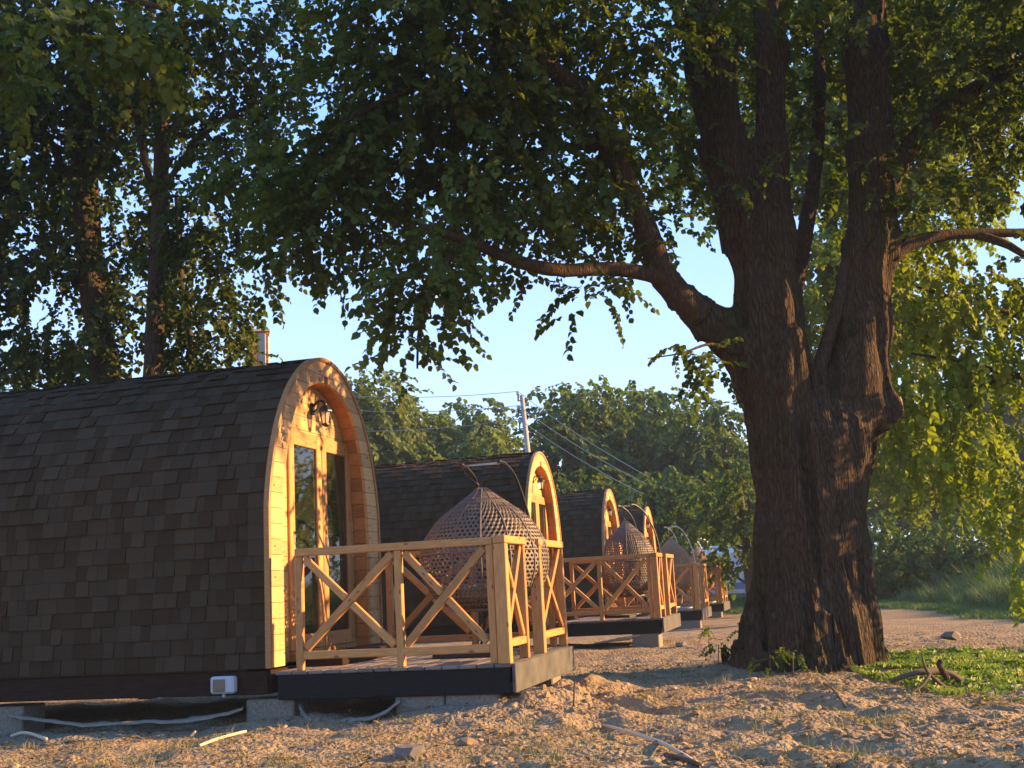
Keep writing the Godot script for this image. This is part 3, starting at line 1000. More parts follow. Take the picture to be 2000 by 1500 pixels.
func build_trees():
	var dark := [Color(0.042, 0.066, 0.018), Color(0.080, 0.102, 0.026)]  # shade of the unlit left side put into the leaf colour
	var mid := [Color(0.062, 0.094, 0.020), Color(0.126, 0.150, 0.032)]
	# trees behind the nearest pod
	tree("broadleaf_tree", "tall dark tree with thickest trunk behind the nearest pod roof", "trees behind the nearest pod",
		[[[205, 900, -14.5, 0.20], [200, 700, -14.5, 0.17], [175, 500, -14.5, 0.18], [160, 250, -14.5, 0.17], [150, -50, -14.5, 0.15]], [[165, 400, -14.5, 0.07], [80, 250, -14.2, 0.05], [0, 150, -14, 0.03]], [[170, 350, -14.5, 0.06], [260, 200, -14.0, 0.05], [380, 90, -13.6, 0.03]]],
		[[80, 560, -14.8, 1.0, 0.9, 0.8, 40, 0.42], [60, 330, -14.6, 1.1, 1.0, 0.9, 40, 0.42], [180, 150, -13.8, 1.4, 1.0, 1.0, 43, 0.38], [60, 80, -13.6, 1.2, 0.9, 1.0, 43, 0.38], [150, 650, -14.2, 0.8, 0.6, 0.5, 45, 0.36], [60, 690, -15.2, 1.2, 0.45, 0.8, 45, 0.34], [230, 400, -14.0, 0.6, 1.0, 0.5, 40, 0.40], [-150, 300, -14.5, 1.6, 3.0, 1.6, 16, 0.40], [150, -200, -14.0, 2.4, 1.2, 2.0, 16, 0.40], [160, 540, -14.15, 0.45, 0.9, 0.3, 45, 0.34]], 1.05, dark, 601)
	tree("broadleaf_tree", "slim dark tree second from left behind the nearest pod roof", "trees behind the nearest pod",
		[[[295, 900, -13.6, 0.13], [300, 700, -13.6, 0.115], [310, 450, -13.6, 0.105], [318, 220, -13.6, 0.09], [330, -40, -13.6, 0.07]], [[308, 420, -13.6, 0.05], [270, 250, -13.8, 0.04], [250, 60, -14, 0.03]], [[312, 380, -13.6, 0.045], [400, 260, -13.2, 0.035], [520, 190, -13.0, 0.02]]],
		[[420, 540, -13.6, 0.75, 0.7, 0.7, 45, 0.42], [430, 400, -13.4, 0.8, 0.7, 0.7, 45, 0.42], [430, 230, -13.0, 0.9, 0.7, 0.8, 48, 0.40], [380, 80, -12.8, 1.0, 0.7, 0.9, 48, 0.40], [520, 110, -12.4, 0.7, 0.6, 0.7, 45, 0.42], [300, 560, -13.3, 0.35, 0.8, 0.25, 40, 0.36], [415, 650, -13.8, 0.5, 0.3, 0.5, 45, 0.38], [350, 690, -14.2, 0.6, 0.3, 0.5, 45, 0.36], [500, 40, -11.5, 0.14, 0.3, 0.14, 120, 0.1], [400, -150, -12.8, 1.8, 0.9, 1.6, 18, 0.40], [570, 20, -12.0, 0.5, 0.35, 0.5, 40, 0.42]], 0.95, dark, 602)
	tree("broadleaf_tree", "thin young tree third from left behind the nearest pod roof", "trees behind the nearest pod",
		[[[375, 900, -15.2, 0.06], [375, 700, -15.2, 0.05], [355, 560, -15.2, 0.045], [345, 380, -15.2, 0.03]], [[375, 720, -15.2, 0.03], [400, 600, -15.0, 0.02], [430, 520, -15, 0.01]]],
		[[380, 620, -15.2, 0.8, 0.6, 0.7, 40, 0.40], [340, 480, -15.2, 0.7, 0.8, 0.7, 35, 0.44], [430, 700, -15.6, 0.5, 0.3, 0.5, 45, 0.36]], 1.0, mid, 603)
	# near twigs hanging in from the upper left
	tree("overhanging_branch_tree", "leafy branch tips of a nearer tree hanging into the upper left corner", "",
		[[[-700, 900, -8.0, 0.22], [-680, 500, -8.0, 0.2], [-600, 200, -7.8, 0.16], [-400, 60, -7.6, 0.1], [-150, 0, -7.4, 0.06], [150, -20, -7.2, 0.035], [330, 20, -7.0, 0.012]]],
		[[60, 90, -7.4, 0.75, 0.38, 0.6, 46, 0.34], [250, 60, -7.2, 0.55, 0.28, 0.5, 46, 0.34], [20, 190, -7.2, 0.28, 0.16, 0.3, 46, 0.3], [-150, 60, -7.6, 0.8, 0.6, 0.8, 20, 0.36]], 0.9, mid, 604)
	# sunlit tree at the right behind the old one, its twigs hanging to the ground
	tree("drooping_tree", "sunlit yellow green tree drooping to the ground right of the old trunk", "",  # backlit glow is put into this tree's leaf colours
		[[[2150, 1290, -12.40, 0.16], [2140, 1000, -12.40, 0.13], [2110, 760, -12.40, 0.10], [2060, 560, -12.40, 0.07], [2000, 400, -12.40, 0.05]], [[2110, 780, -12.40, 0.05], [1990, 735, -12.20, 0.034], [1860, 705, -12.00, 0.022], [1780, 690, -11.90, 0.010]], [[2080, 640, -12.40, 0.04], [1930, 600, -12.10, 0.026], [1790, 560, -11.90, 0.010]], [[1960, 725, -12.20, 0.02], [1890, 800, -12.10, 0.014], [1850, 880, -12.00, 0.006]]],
		[[1830, 600, -12.20, 0.62, 0.55, 0.6, 81, 0.32], [1800, 760, -12.00, 0.42, 0.48, 0.5, 84, 0.30], [1920, 740, -12.20, 0.6, 0.6, 0.6, 76, 0.32], [1900, 870, -12.10, 0.42, 0.34, 0.45, 73, 0.34], [1790, 890, -12.00, 0.2, 0.26, 0.3, 86, 0.30], [1985, 960, -11.90, 0.24, 0.6, 0.4, 81, 0.32], [1992, 1110, -11.80, 0.13, 0.42, 0.22, 94, 0.26], [2040, 650, -12.40, 0.6, 0.8, 0.7, 54, 0.36], [1960, 560, -12.40, 0.55, 0.3, 0.55, 62, 0.38], [1800, 480, -12.40, 0.5, 0.4, 0.5, 68, 0.34], [1905, 1010, -12.00, 0.09, 0.22, 0.14, 94, 0.25], [1880, 930, -12.00, 0.3, 0.16, 0.3, 81, 0.28], [2230, 720, -11.3, 0.8, 1.1, 0.28, 55, 0.36], [2260, 930, -11.60, 0.45, 0.75, 0.38, 68, 0.32]], 0.86, [Color(0.190, 0.245, 0.028), Color(0.310, 0.340, 0.048)], 605, 0.9, 0.8)  # last two clumps are unseen, added to shade the old trunk
	tree("broadleaf_tree", "leafy tree whose crown fills the gap between the old tree's stems", "",
		[[[1640, 1180, -24.0, 0.2], [1630, 700, -24.0, 0.16], [1620, 300, -24.0, 0.1], [1600, 50, -24, 0.06]]],
		[[1620, 560, -24, 1.6, 1.6, 1.4, 17, 0.32], [1620, 250, -24, 2.4, 1.8, 1.6, 15, 0.34], [1780, 300, -24, 2.2, 2.2, 1.6, 15, 0.34], [1450, 250, -24.5, 2.2, 2.0, 1.6, 13, 0.38], [1600, 20, -24, 3.0, 1.6, 1.8, 13, 0.36], [1900, 60, -24, 2.4, 2.2, 1.8, 13, 0.34], [1750, 640, -24.5, 1.3, 1.6, 1.2, 17, 0.32], [1600, 700, -24.0, 0.8, 0.8, 0.8, 19, 0.30], [1800, 880, -25, 1.8, 1.4, 1.4, 15, 0.32]], 1.5, [Color(0.175, 0.225, 0.028), Color(0.290, 0.315, 0.048)], 606, 0.6)  # leaf colours raised to carry the backlit lime glow

# ------------------------------------------------------------------ pods
const OUTER := [[1.20, 0.0], [1.20, 0.7], [1.20, 1.15], [1.19, 1.36], [1.13, 1.64], [1.035, 1.91], [0.905, 2.15], [0.72, 2.38], [0.46, 2.58], [0.22, 2.675], [0.0, 2.705]]
const INNER := [[0.945, 0.0], [0.945, 0.7], [0.94, 1.15], [0.925, 1.33], [0.89, 1.56], [0.83, 1.80], [0.745, 2.02], [0.62, 2.22], [0.43, 2.38], [0.20, 2.465], [0.0, 2.485]]
const RECESS := 0.165
var outer_line := []
var inner_line := []

func profile(src: Array) -> Array:
	# dense half outline as Vector2(half width, height), from the foot to the top
	var o := []
	for i in src.size() - 1:
		var a := Vector2(src[maxi(i - 1, 0)][0], src[maxi(i - 1, 0)][1])
		var b := Vector2(src[i][0], src[i][1])
		var c := Vector2(src[i + 1][0], src[i + 1][1])
		var d := Vector2(-src[i - 1][0] if false else src[mini(i + 2, src.size() - 1)][0], src[mini(i + 2, src.size() - 1)][1])
		if i + 2 >= src.size(): d = Vector2(-b.x, b.y)
		for s in 6: o.append(b.cubic_interpolate(c, a, d, s / 6.0))
	o.append(Vector2(0, src[src.size() - 1][1]))
	return o

func half_at(line: Array, y: float) -> float:
	if y >= line[line.size() - 1].y: return 0.0
	for i in line.size() - 1:
		if line[i + 1].y >= y:
			return lerpf(line[i].x, line[i + 1].x, clampf((y - line[i].y) / maxf(line[i + 1].y - line[i].y, 1e-5), 0, 1))
	return 0.0

func arc_point(line: Array, s: float) -> Array:
	# [point, tangent] at arc length s from the foot
	var run := 0.0
	for i in line.size() - 1:
		var l: float = line[i].distance_to(line[i + 1])
		if run + l >= s or i == line.size() - 2:
			var t: Vector2 = (line[i + 1] - line[i]).normalized()
			return [line[i] + t * (s - run), t]
		run += l
	return []

func arc_length(line: Array) -> float:
	var run := 0.0
	for i in line.size() - 1: run += line[i].distance_to(line[i + 1])
	return run

func slab_yz(strip: Array, x0: float, x1: float) -> Mesh:
	# strip: [z_left, z_right, y] rows from bottom to top; extruded from x0 to x1
	var st := begin()
	var mid := Vector3((x0 + x1) * 0.5, 0, 0)
	for i in strip.size() - 1:
		var a: Array = strip[i]
		var b: Array = strip[i + 1]
		var inside := Vector3((x0 + x1) * 0.5, (a[2] + b[2]) * 0.5, (a[0] + a[1] + b[0] + b[1]) * 0.25)
		for x in [x0, x1]:
			quad_out(st, Vector3(x, a[2], a[0]), Vector3(x, a[2], a[1]), Vector3(x, b[2], b[1]), Vector3(x, b[2], b[0]), inside)
		for k in 2:
			quad_out(st, Vector3(x0, a[2], a[k]), Vector3(x1, a[2], a[k]), Vector3(x1, b[2], b[k]), Vector3(x0, b[2], b[k]), inside)
	for e in [0, strip.size() - 1]:
		var s: Array = strip[e]
		var s2: Array = strip[1] if e == 0 else strip[strip.size() - 2]
		quad_out(st, Vector3(x0, s[2], s[0]), Vector3(x1, s[2], s[0]), Vector3(x1, s[2], s[1]), Vector3(x0, s[2], s[1]), Vector3((x0 + x1) * 0.5, s2[2], (s2[0] + s2[1]) * 0.5))
	return done(st)

func hoop(line: Array, x0: float, x1: float, off0: float, off1: float, y0 := 0.0) -> Mesh:
	# a strip that follows the arch, from x0 to x1, between two offsets from its line
	var full := []
	for p in line: full.append([p, Vector2.ZERO])
	var pts := []
	for i in line.size():
		var t: Vector2 = (line[mini(i + 1, line.size() - 1)] - line[maxi(i - 1, 0)]).normalized()
		if i == line.size() - 1: t = Vector2(-1, 0)
		pts.append([line[i], Vector2(t.y, -t.x)])
	for i in range(line.size() - 2, -1, -1):
		pts.append([Vector2(-line[i].x, line[i].y), Vector2(-pts[i][1].x, pts[i][1].y)])
	var st := begin()
	for i in pts.size() - 1:
		var q := []
		for k in 2:
			for o in [off0, off1]:
				var w: Vector2 = pts[i + k][0] + pts[i + k][1] * o
				q.append(Vector3(0, w.y, w.x))
		var inside: Vector3 = (q[0] + q[1] + q[2] + q[3]) * 0.25 + Vector3((x0 + x1) * 0.5, 0, 0)
		for x in [x0, x1]:
			var e := Vector3(x, 0, 0)
			quad_out(st, q[0] + e, q[1] + e, q[3] + e, q[2] + e, inside)
		for k in 2:
			quad_out(st, q[k] + Vector3(x0, 0, 0), q[k] + Vector3(x1, 0, 0), q[k + 2] + Vector3(x1, 0, 0), q[k + 2] + Vector3(x0, 0, 0), inside)
	return done(st)

func shingles(pod: Node3D, r: RandomNumberGenerator, length: float, singles: int, from_y: float):
	var step := 0.128
	var total := arc_length(outer_line)
	var rest := []
	for i in 5: rest.append(begin())
	var used := [false, false, false, false, false]
	var made := 0
	var widths := [0.08, 0.10, 0.125, 0.155, 0.19]
	for side in [1.0, -1.0]:
		var n := int(ceil(total / step))
		for c in n:
			var s0 := c * step - 0.004
			var s1 := minf(s0 + step * 1.12, total)
			var a: Array = arc_point(outer_line, clampf(s0, 0.0, total))
			var b: Array = arc_point(outer_line, s1)
			var dir: Vector2 = (b[0] - a[0]).normalized()
			var out := Vector2(dir.y, -dir.x)
			var x := -0.035
			var prev := -1
			while x > -length:
				var w: float = widths[r.randi() % 5]
				var raised := r.randf() < 0.52
				var tone := r.randi() % 5
				if tone == prev: tone = (tone + 2) % 5
				prev = tone
				var lift := (0.026 if raised else 0.011) + r.randf_range(-0.001, 0.001)
				# lies flat at its upper edge, its lower edge stands off on the course below
				var p0: Vector2 = a[0] + out * lift
				var p1: Vector2 = b[0] + out * 0.006
				var t2 := (p1 - p0).normalized()
				var o2 := Vector2(t2.y, -t2.x)
				var mid2 := (p0 + p1) * 0.5 - o2 * 0.004
				var xx := Vector3(1, 0, 0)
				var yy := Vector3(0, t2.y, t2.x * side)
				var zz := Vector3(0, o2.y, o2.x * side)
				if side < 0: xx = -xx
				var bs := Basis(xx, yy, zz)
				var xe := x - w * 0.5
				var ln := snappedf((p1 - p0).length(), 0.01)
				var xf := Transform3D(bs, Vector3(xe, mid2.y, mid2.x * side))
				if made < singles and side > 0 and a[0].y >= from_y and xe > -2.75 and c < n - 1:
					put(box(Vector3(w - 0.002, ln, 0.008)), "shingle", M.shingle[tone], pod, xf)
					made += 1
				else:
					add_box(rest[tone], xf, Vector3(w - 0.002, ln, 0.008))
					used[tone] = true
				x -= w
	for i in 5:
		if used[i]:
			var o := put(done(rest[i]), "shingle_field", M.shingle[i], pod)
			o.set_meta("kind", "stuff")

func lantern(pod: Node3D, p: Vector3):
	var l := Node3D.new()
	l.name = "wall_lantern"
	pod.add_child(l, true)
	l.position = p
	l.scale = Vector3.ONE * 0.85
	put(box(Vector3(0.022, 0.13, 0.075)), "back_plate", M.black_metal, l)
	put(pipe([Vector3(0.01, 0.03, 0), Vector3(0.06, 0.075, 0), Vector3(0.12, 0.075, 0), Vector3(0.15, 0.03, 0)], [0.014, 0.013, 0.013, 0.012], 7, 4), "arm", M.black_metal, l)
	put(pipe([Vector3(0.01, -0.03, 0), Vector3(0.045, -0.01, 0), Vector3(0.075, 0.06, 0)], [0.009, 0.009, 0.008], 6, 4), "arm", M.black_metal, l)
	put(lathe([[0.0, 0.05], [0.018, 0.048], [0.022, 0.03], [0.05, 0.01], [0.078, -0.03], [0.08, -0.045], [0.07, -0.05], [0.0, -0.045]], 8), "cap", M.black_metal, l, Transform3D(Basis(), Vector3(0.15, 0.0, 0)))
	put(lathe([[0.062, 0.0], [0.040, -0.125]], 6), "glass", M.lamp_glass, l, Transform3D(Basis(), Vector3(0.15, -0.048, 0)))
	for k in 6:
		var an := TAU * k / 6.0
		var d := Vector3(cos(an), 0, sin(an))
		put(pipe([Vector3(0.15, -0.046, 0) + d * 0.064, Vector3(0.15, -0.175, 0) + d * 0.041], [0.005, 0.005], 4, 1), "bar", M.black_metal, l)
	put(lathe([[0.0, 0.0], [0.045, 0.0], [0.045, -0.014], [0.02, -0.03], [0.0, -0.04]], 8), "base", M.black_metal, l, Transform3D(Basis(), Vector3(0.15, -0.175, 0)))

func lathe(p: Array, n: int) -> Mesh:
	var st := begin()
	for i in p.size() - 1:
		for k in n:
			var a := TAU * k / n
			var b := TAU * (k + 1) / n
			var q := []
			for e in [[i, a], [i, b], [i + 1, b], [i + 1, a]]:
				q.append(Vector3(p[e[0]][0] * cos(e[1]), p[e[0]][1], p[e[0]][0] * sin(e[1])))
			var ctr := Vector3(0, (p[i][1] + p[i + 1][1]) * 0.5, 0)
			if p[i][0] > 1e-4: tri_out(st, q[0], q[1], q[2], ctr)
			if p[i + 1][0] > 1e-4: tri_out(st, q[0], q[2], q[3], ctr)
			elif p[i][0] > 1e-4: pass
	return done(st)

func build_pod(label: String, xf: Transform3D, sd: int, singles: int, from_y: float, near: bool) -> Node3D:
	var r := RandomNumberGenerator.new()
	r.seed = sd
	var pod := thing("camping_pod", label, "cabin", xf, "camping pods in a row")
	var length := 5.0
	put(hoop(outer_line, -length, -0.02, -0.05, -0.002), "shell", M.shell, pod)
	shingles(pod, r, length, singles, from_y)
	# edge trim between the shingles and the front
	put(hoop(outer_line, -0.034, 0.012, -0.012, 0.024), "edge_trim", M.pine[3], pod)
	# horizontal front planks, cut to the arch
	var ph := 0.128
	var k := 0
	while k * ph < 2.69:
		var y0 := k * ph + 0.002
		var y1 := minf((k + 1) * ph - 0.002, 2.69)
		var rows := []
		for q in 5: rows.append(lerpf(y0, y1, q / 4.0))
		if y0 >= 2.484:
			var s := []
			for y in rows: s.append([-half_at(outer_line, y) + 0.013, half_at(outer_line, y) - 0.013, y])
			put(slab_yz(s, -0.03, 0.0), "front_plank", M.pale[r.randi() % 4], pod)
		else:
			for sg in [1.0, -1.0]:
				var s2 := []
				for y in rows: s2.append([sg * half_at(inner_line, minf(y, 2.4845)), sg * (half_at(outer_line, y) - 0.013), y])
				put(slab_yz(s2, -0.03, 0.0), "front_plank", M.pale[r.randi() % 4], pod)
		# boards of the set-back wall round the door
		if y0 < 2.47:
			var parts := []
			if y1 < 2.03: parts = [[0.53, 1.0], [-1.0, -0.86]]
			else: parts = [[-1.0, 1.0]]
			for e in parts:
				var s3 := []
				for y in rows:
					var hw := half_at(inner_line, minf(y, 2.484)) + 0.01
					s3.append([clampf(e[0], -hw, hw), clampf(e[1], -hw, hw), y])
				if absf(s3[0][1] - s3[0][0]) > 0.02:
					put(slab_yz(s3, -RECESS - 0.025, -RECESS), "wall_board", M.pale[r.randi() % 4], pod)
		k += 1
	# lining of the arch reveal, in staves
	var il := arc_length(inner_line)
	for sg in [1.0, -1.0]:
		var ns := int(round(il / 0.13))
		for i in ns:
			var a: Array = arc_point(inner_line, il * i / ns)
			var b: Array = arc_point(inner_line, il * (i + 1) / ns)
			var m: Vector2 = (a[0] + b[0]) * 0.5
			var t: Vector2 = (b[0] - a[0]).normalized()
			var bs := Basis(Vector3(1, 0, 0), Vector3(0, t.y, t.x * sg), Vector3(1, 0, 0).cross(Vector3(0, t.y, t.x * sg)))
			var n2 := Vector2(t.y, -t.x)
			m += n2 * 0.011
			put(box(Vector3(RECESS - 0.032, a[0].distance_to(b[0]) - 0.0015, 0.02)), "lining_stave", M.lining[r.randi() % 4], pod, Transform3D(bs, Vector3(-RECESS * 0.5 - 0.014, m.y, m.x * sg)))
	# double glazed door
	var dx := -RECESS + 0.004
	for lf in [[0.52, -0.163], [-0.177, -0.855]]:
		var d := Node3D.new()
		d.name = "door"
		pod.add_child(d, true)
		var z0: float = lf[0]
		var z1: float = lf[1]
		var sw := 0.10
		for e in [z0 - sw * 0.5, z1 + sw * 0.5]:
			beam(d, "stile", Vector3(dx, 0.09, e), Vector3(dx, 2.02, e), sw, 0.045, M.pine[r.randi() % 4], Vector3(1, 0, 0))
		beam(d, "rail", Vector3(dx, 1.955, z0 - sw), Vector3(dx, 1.955, z1 + sw), 0.128, 0.043, M.pine[1], Vector3(1, 0, 0))
		beam(d, "rail", Vector3(dx, 0.155, z0 - sw), Vector3(dx, 0.155, z1 + sw), 0.128, 0.043, M.pine[2], Vector3(1, 0, 0))
		put(box(Vector3(0.012, 1.67, z0 - z1 - 2 * sw + 0.01)), "pane", M.pane, d, Transform3D(Basis(), Vector3(dx - 0.004, 1.055, (z0 + z1) * 0.5)))
		if lf[0] < 0:
			put(box(Vector3(0.03, 0.16, 0.03)), "handle", M.steel, d, Transform3D(Basis(), Vector3(dx + 0.03, 1.0, z0 - 0.05)))
			put(box(Vector3(0.006, 0.05, 0.035)), "sticker", M.red, d, Transform3D(Basis(), Vector3(dx + 0.026, 1.33, z1 + 0.045)))
	beam(pod, "threshold", Vector3(-RECESS + 0.02, 0.045, 0.53), Vector3(-RECESS + 0.02, 0.045, -0.86), 0.085, 0.07, M.pine[3], Vector3(1, 0, 0))
	lantern(pod, Vector3(-RECESS + 0.012, 2.27, -0.02))
	# room behind the glass
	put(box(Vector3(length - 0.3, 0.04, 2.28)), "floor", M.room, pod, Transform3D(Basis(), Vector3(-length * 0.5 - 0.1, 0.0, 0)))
	var back := []
	for i in 14:
		var yy := 2.70 * i / 13.0
		back.append([-half_at(outer_line, minf(yy, 2.69)) + 0.04, half_at(outer_line, minf(yy, 2.69)) - 0.04, yy])
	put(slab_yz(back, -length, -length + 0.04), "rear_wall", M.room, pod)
	put(box(Vector3(0.05, 0.5, 1.7)), "bed_board", M.brown_board, pod, Transform3D(Basis(), Vector3(-2.4, 0.3, 0)))
	# base boards
	for sg in [1.0, -1.0]:
		put(box(Vector3(length - 0.02, 0.185, 0.04)), "base_board", M.brown_board, pod, Transform3D(Basis(), Vector3(-length * 0.5 - 0.03, -0.11, 1.165 * sg)))
	put(box(Vector3(0.04, 0.185, 2.28)), "base_board", M.brown_board, pod, Transform3D(Basis(), Vector3(-0.05, -0.11, 0)))
	for e in [-1.2, -2.9, -4.7]:
		put(box(Vector3(0.12, 0.14, 2.2)), "joist", M.brown_board, pod, Transform3D(Basis(), Vector3(e, -0.15, 0)))
	return pod

func build_deck(label: String, xf: Transform3D, sd: int) -> Node3D:
	var r := RandomNumberGenerator.new()
	r.seed = sd
	var d := thing("wooden_terrace", label, "terrace", xf, "terraces in front of the pods")
	var zn := 1.19
	var zf := -0.93
	var top := -0.03
	var x0 := 0.03
	var x1 := 1.98
	var n := 14
	for i in n:
		var w := (x1 - x0) / n
		put(box(Vector3(w - 0.006, 0.028, zn - zf + r.randf_range(-0.008, 0.012))), "deck_plank", M.deck_plank[r.randi() % 3], d, Transform3D(Basis(), Vector3(x0 + w * (i + 0.5), top - 0.014, (zn + zf) * 0.5)))
	put(box(Vector3(x1 - x0 - 0.04, 0.19, 0.03)), "skirt_board", M.dark_board, d, Transform3D(Basis(), Vector3((x0 + x1) * 0.5, top - 0.124, zn - 0.02)))
	put(box(Vector3(x1 - x0 - 0.04, 0.19, 0.03)), "skirt_board", M.dark_board, d, Transform3D(Basis(), Vector3((x0 + x1) * 0.5, top - 0.124, zf + 0.02)))
	put(box(Vector3(0.03, 0.215, zn - zf + 0.01)), "end_board", M.grey_board, d, Transform3D(Basis(), Vector3(x1 + 0.016, top - 0.108, (zn + zf) * 0.5)))
	for e in [0.5, 1.2, 1.8]:
		put(box(Vector3(0.07, 0.15, zn - zf - 0.12)), "joist", M.dark_board, d, Transform3D(Basis(), Vector3(e, top - 0.105, (zn + zf) * 0.5)))
	# dark step up to the door
	put(box(Vector3(0.32, 0.10, 1.5)), "step", M.brown_board, d, Transform3D(Basis(), Vector3(0.24, top + 0.05, -0.05)))
	var th := 0.055
	for z in [zn - 0.06, zf + 0.06]:
		var xs := [0.23, 1.08, 1.835]
		for i in 3:
			beam(d, "post", Vector3(xs[i], top, z), Vector3(xs[i], 0.865, z), th, 0.06, M.pine[r.randi() % 4], Vector3(1, 0, 0))
		beam(d, "top_rail", Vector3(0.20, 0.896, z), Vector3(1.865, 0.896, z), th + 0.012, 0.062, M.pine[r.randi() % 4])
		beam(d, "bottom_rail", Vector3(0.26, 0.085, z), Vector3(1.805, 0.085, z), th - 0.004, 0.062, M.pine[r.randi() % 4])
		for b in 2:
			var a0: float = xs[b] + 0.03
			var a1: float = xs[b + 1] - 0.03
			var y0 := 0.135
			var y1 := 0.845
			beam(d, "brace", Vector3(a0 + 0.02, y0, z), Vector3(a1 - 0.02, y1, z), 0.04, 0.062, M.pine[r.randi() % 4])
			var c := Vector3((a0 + a1) * 0.5, (y0 + y1) * 0.5, z)
			var dv := (Vector3(a1 - 0.02, y0, z) - Vector3(a0 + 0.02, y1, z)).normalized()
			var m4: Material = M.pine[r.randi() % 4]
			beam(d, "brace", Vector3(a0 + 0.02, y1, z), c - dv * 0.034, 0.036, 0.06, m4)
			beam(d, "brace", c + dv * 0.034, Vector3(a1 - 0.02, y0, z), 0.036, 0.06, m4)
	# end panels either side of the entry
	for e in [[zn - 0.035, zn - 0.625], [0.035, zf + 0.035]]:
		var x := 1.925
		var za: float = e[0]
		var zb: float = e[1]
		beam(d, "post", Vector3(x, top, za), Vector3(x, 0.87, za), 0.075, 0.10, M.pine[r.randi() % 4], Vector3(1, 0, 0))
		beam(d, "post", Vector3(x, top, zb), Vector3(x, 0.87, zb), 0.05, 0.08, M.pine[r.randi() % 4], Vector3(1, 0, 0))
		beam(d, "top_rail", Vector3(x, 0.902, za + 0.035), Vector3(x, 0.902, zb - 0.03), 0.10, 0.06, M.pine[r.randi() % 4])
		beam(d, "bottom_rail", Vector3(x, 0.115, za - 0.04), Vector3(x, 0.115, zb + 0.028), 0.06, 0.06, M.pine[r.randi() % 4])
		var pa := Vector3(x, 0.155, za - 0.05)
		var pb := Vector3(x, 0.86, zb + 0.04)
		var pc := Vector3(x, 0.86, za - 0.05)
		var pd := Vector3(x, 0.155, zb + 0.04)
		beam(d, "brace", pa, pb, 0.045, 0.045, M.pine[r.randi() % 4], Vector3(0, 0, 1))
		var cc := (pa + pb) * 0.5
		var dv2 := (pd - pc).normalized()
		beam(d, "brace", pc, cc - dv2 * 0.03, 0.041, 0.043, M.pine[r.randi() % 4], Vector3(0, 0, 1))
		beam(d, "brace", cc + dv2 * 0.03, pd, 0.041, 0.043, M.pine[r.randi() % 4], Vector3(0, 0, 1))
	return d

var pod_xf := []

func build_pods():
	outer_line = profile(OUTER)
	inner_line = profile(INNER)
	var n0 := Vector3(-2.03, 0.424, -9.2)
	var spots := [[0.0, 0.0, 0.0], [8.62, 0.0, 0.0], [15.95, -0.14, -0.10], [22.5, -0.2, -0.14]]
	for s in spots:
		var o: Vector3 = n0 + axis_row * (1.19 + s[0]) + axis_out * s[1] + Vector3(0, s[2], 0)
		pod_xf.append(Transform3D(Basis(Vector3.UP, deg_to_rad(-ROW_ANGLE)), o))
	var pl := ["nearest arched timber camping pod with dark shingle roof down to the ground", "second arched camping pod in the row, behind the nearest one", "third arched camping pod in the row, far behind", "farthest arched camping pod at the end of the row"]
	var dl := ["nearest pine terrace with crossed railings and grey end board", "second pine terrace in the row, its crossed railing holding the dark chair", "third pine terrace in the row, short in view", "farthest pine terrace in the row beside the old tree trunk"]
	for i in 4:
		build_pod(pl[i], pod_xf[i], 900 + i, [300, 300, 0, 0][i], [0.0, 0.9, 9.0, 9.0][i], i == 0)
		build_deck(dl[i], pod_xf[i], 950 + i)
	build_footings()

func build_footings():
	# concrete blocks under the pods and terraces
	var list := [[0, -0.05, -0.335, 0.98, 0.42, 0.22, 0.30, "concrete footing block under the nearest pod's front corner"], [0, 1.64, -0.31, 0.98, 0.42, 0.20, 0.34, "right concrete block under the nearest terrace corner"], [0, 1.22, -0.315, 0.98, 0.40, 0.20, 0.34, "left concrete block under the nearest terrace corner"],
		[0, -2.55, -0.34, 0.98, 0.42, 0.2, 0.3, "concrete footing block under the nearest pod at the left edge"],
		[1, 1.72, -0.36, 0.98, 0.40, 0.22, 0.4, "concrete footing block under the second terrace corner"], [2, 1.70, -0.36, 0.98, 0.5, 0.22, 0.4, "concrete footing block under the third terrace corner"], [3, 1.70, -0.36, 0.98, 0.45, 0.22, 0.4, "concrete footing block under the farthest terrace corner"],
		[0, 1.7, -0.33, -0.6, 0.42, 0.2, 0.34, "concrete footing block under the far corner of the nearest terrace"]]
	for e in list:
		var w: Transform3D = pod_xf[e[0]]
		var p: Vector3 = w * Vector3(e[1], 0, e[3])
		var topy: float = w.origin.y - 0.245
		var boty := ground_y(p.x, p.z) - 0.06
		var b := put(bevel_box(Vector3(e[4], topy - boty, e[6]), 0.012), "footing_block", M.concrete, self, Transform3D(w.basis, Vector3(p.x, (topy + boty) * 0.5, p.z)))
		tag(b, e[7], "block", "concrete footing blocks")

# ------------------------------------------------------------------ hanging chairs
func shell_r(t: float) -> float:
	# radius of the basket from foot (0) to top (1)
	var p := [[0.0, 0.25], [0.05, 0.37], [0.12, 0.46], [0.20, 0.515], [0.30, 0.555], [0.40, 0.565], [0.515, 0.545], [0.61, 0.50], [0.70, 0.435], [0.78, 0.345], [0.86, 0.230], [0.93, 0.125], [0.98, 0.05], [1.0, 0.03]]
	for i in p.size() - 1:
		if t <= p[i + 1][0]: return lerpf(p[i][1], p[i + 1][1], smoothstep(0.0, 1.0, (t - p[i][0]) / (p[i + 1][0] - p[i][0])) * 0.4 + 0.6 * (t - p[i][0]) / (p[i + 1][0] - p[i][0]))
	return 0.03

const BASKET_H := 1.08

func shell_p(th: float, t: float) -> Vector3:
	var r := shell_r(clampf(t, 0, 1))
	return Vector3(cos(th) * r, t * BASKET_H, sin(th) * r)

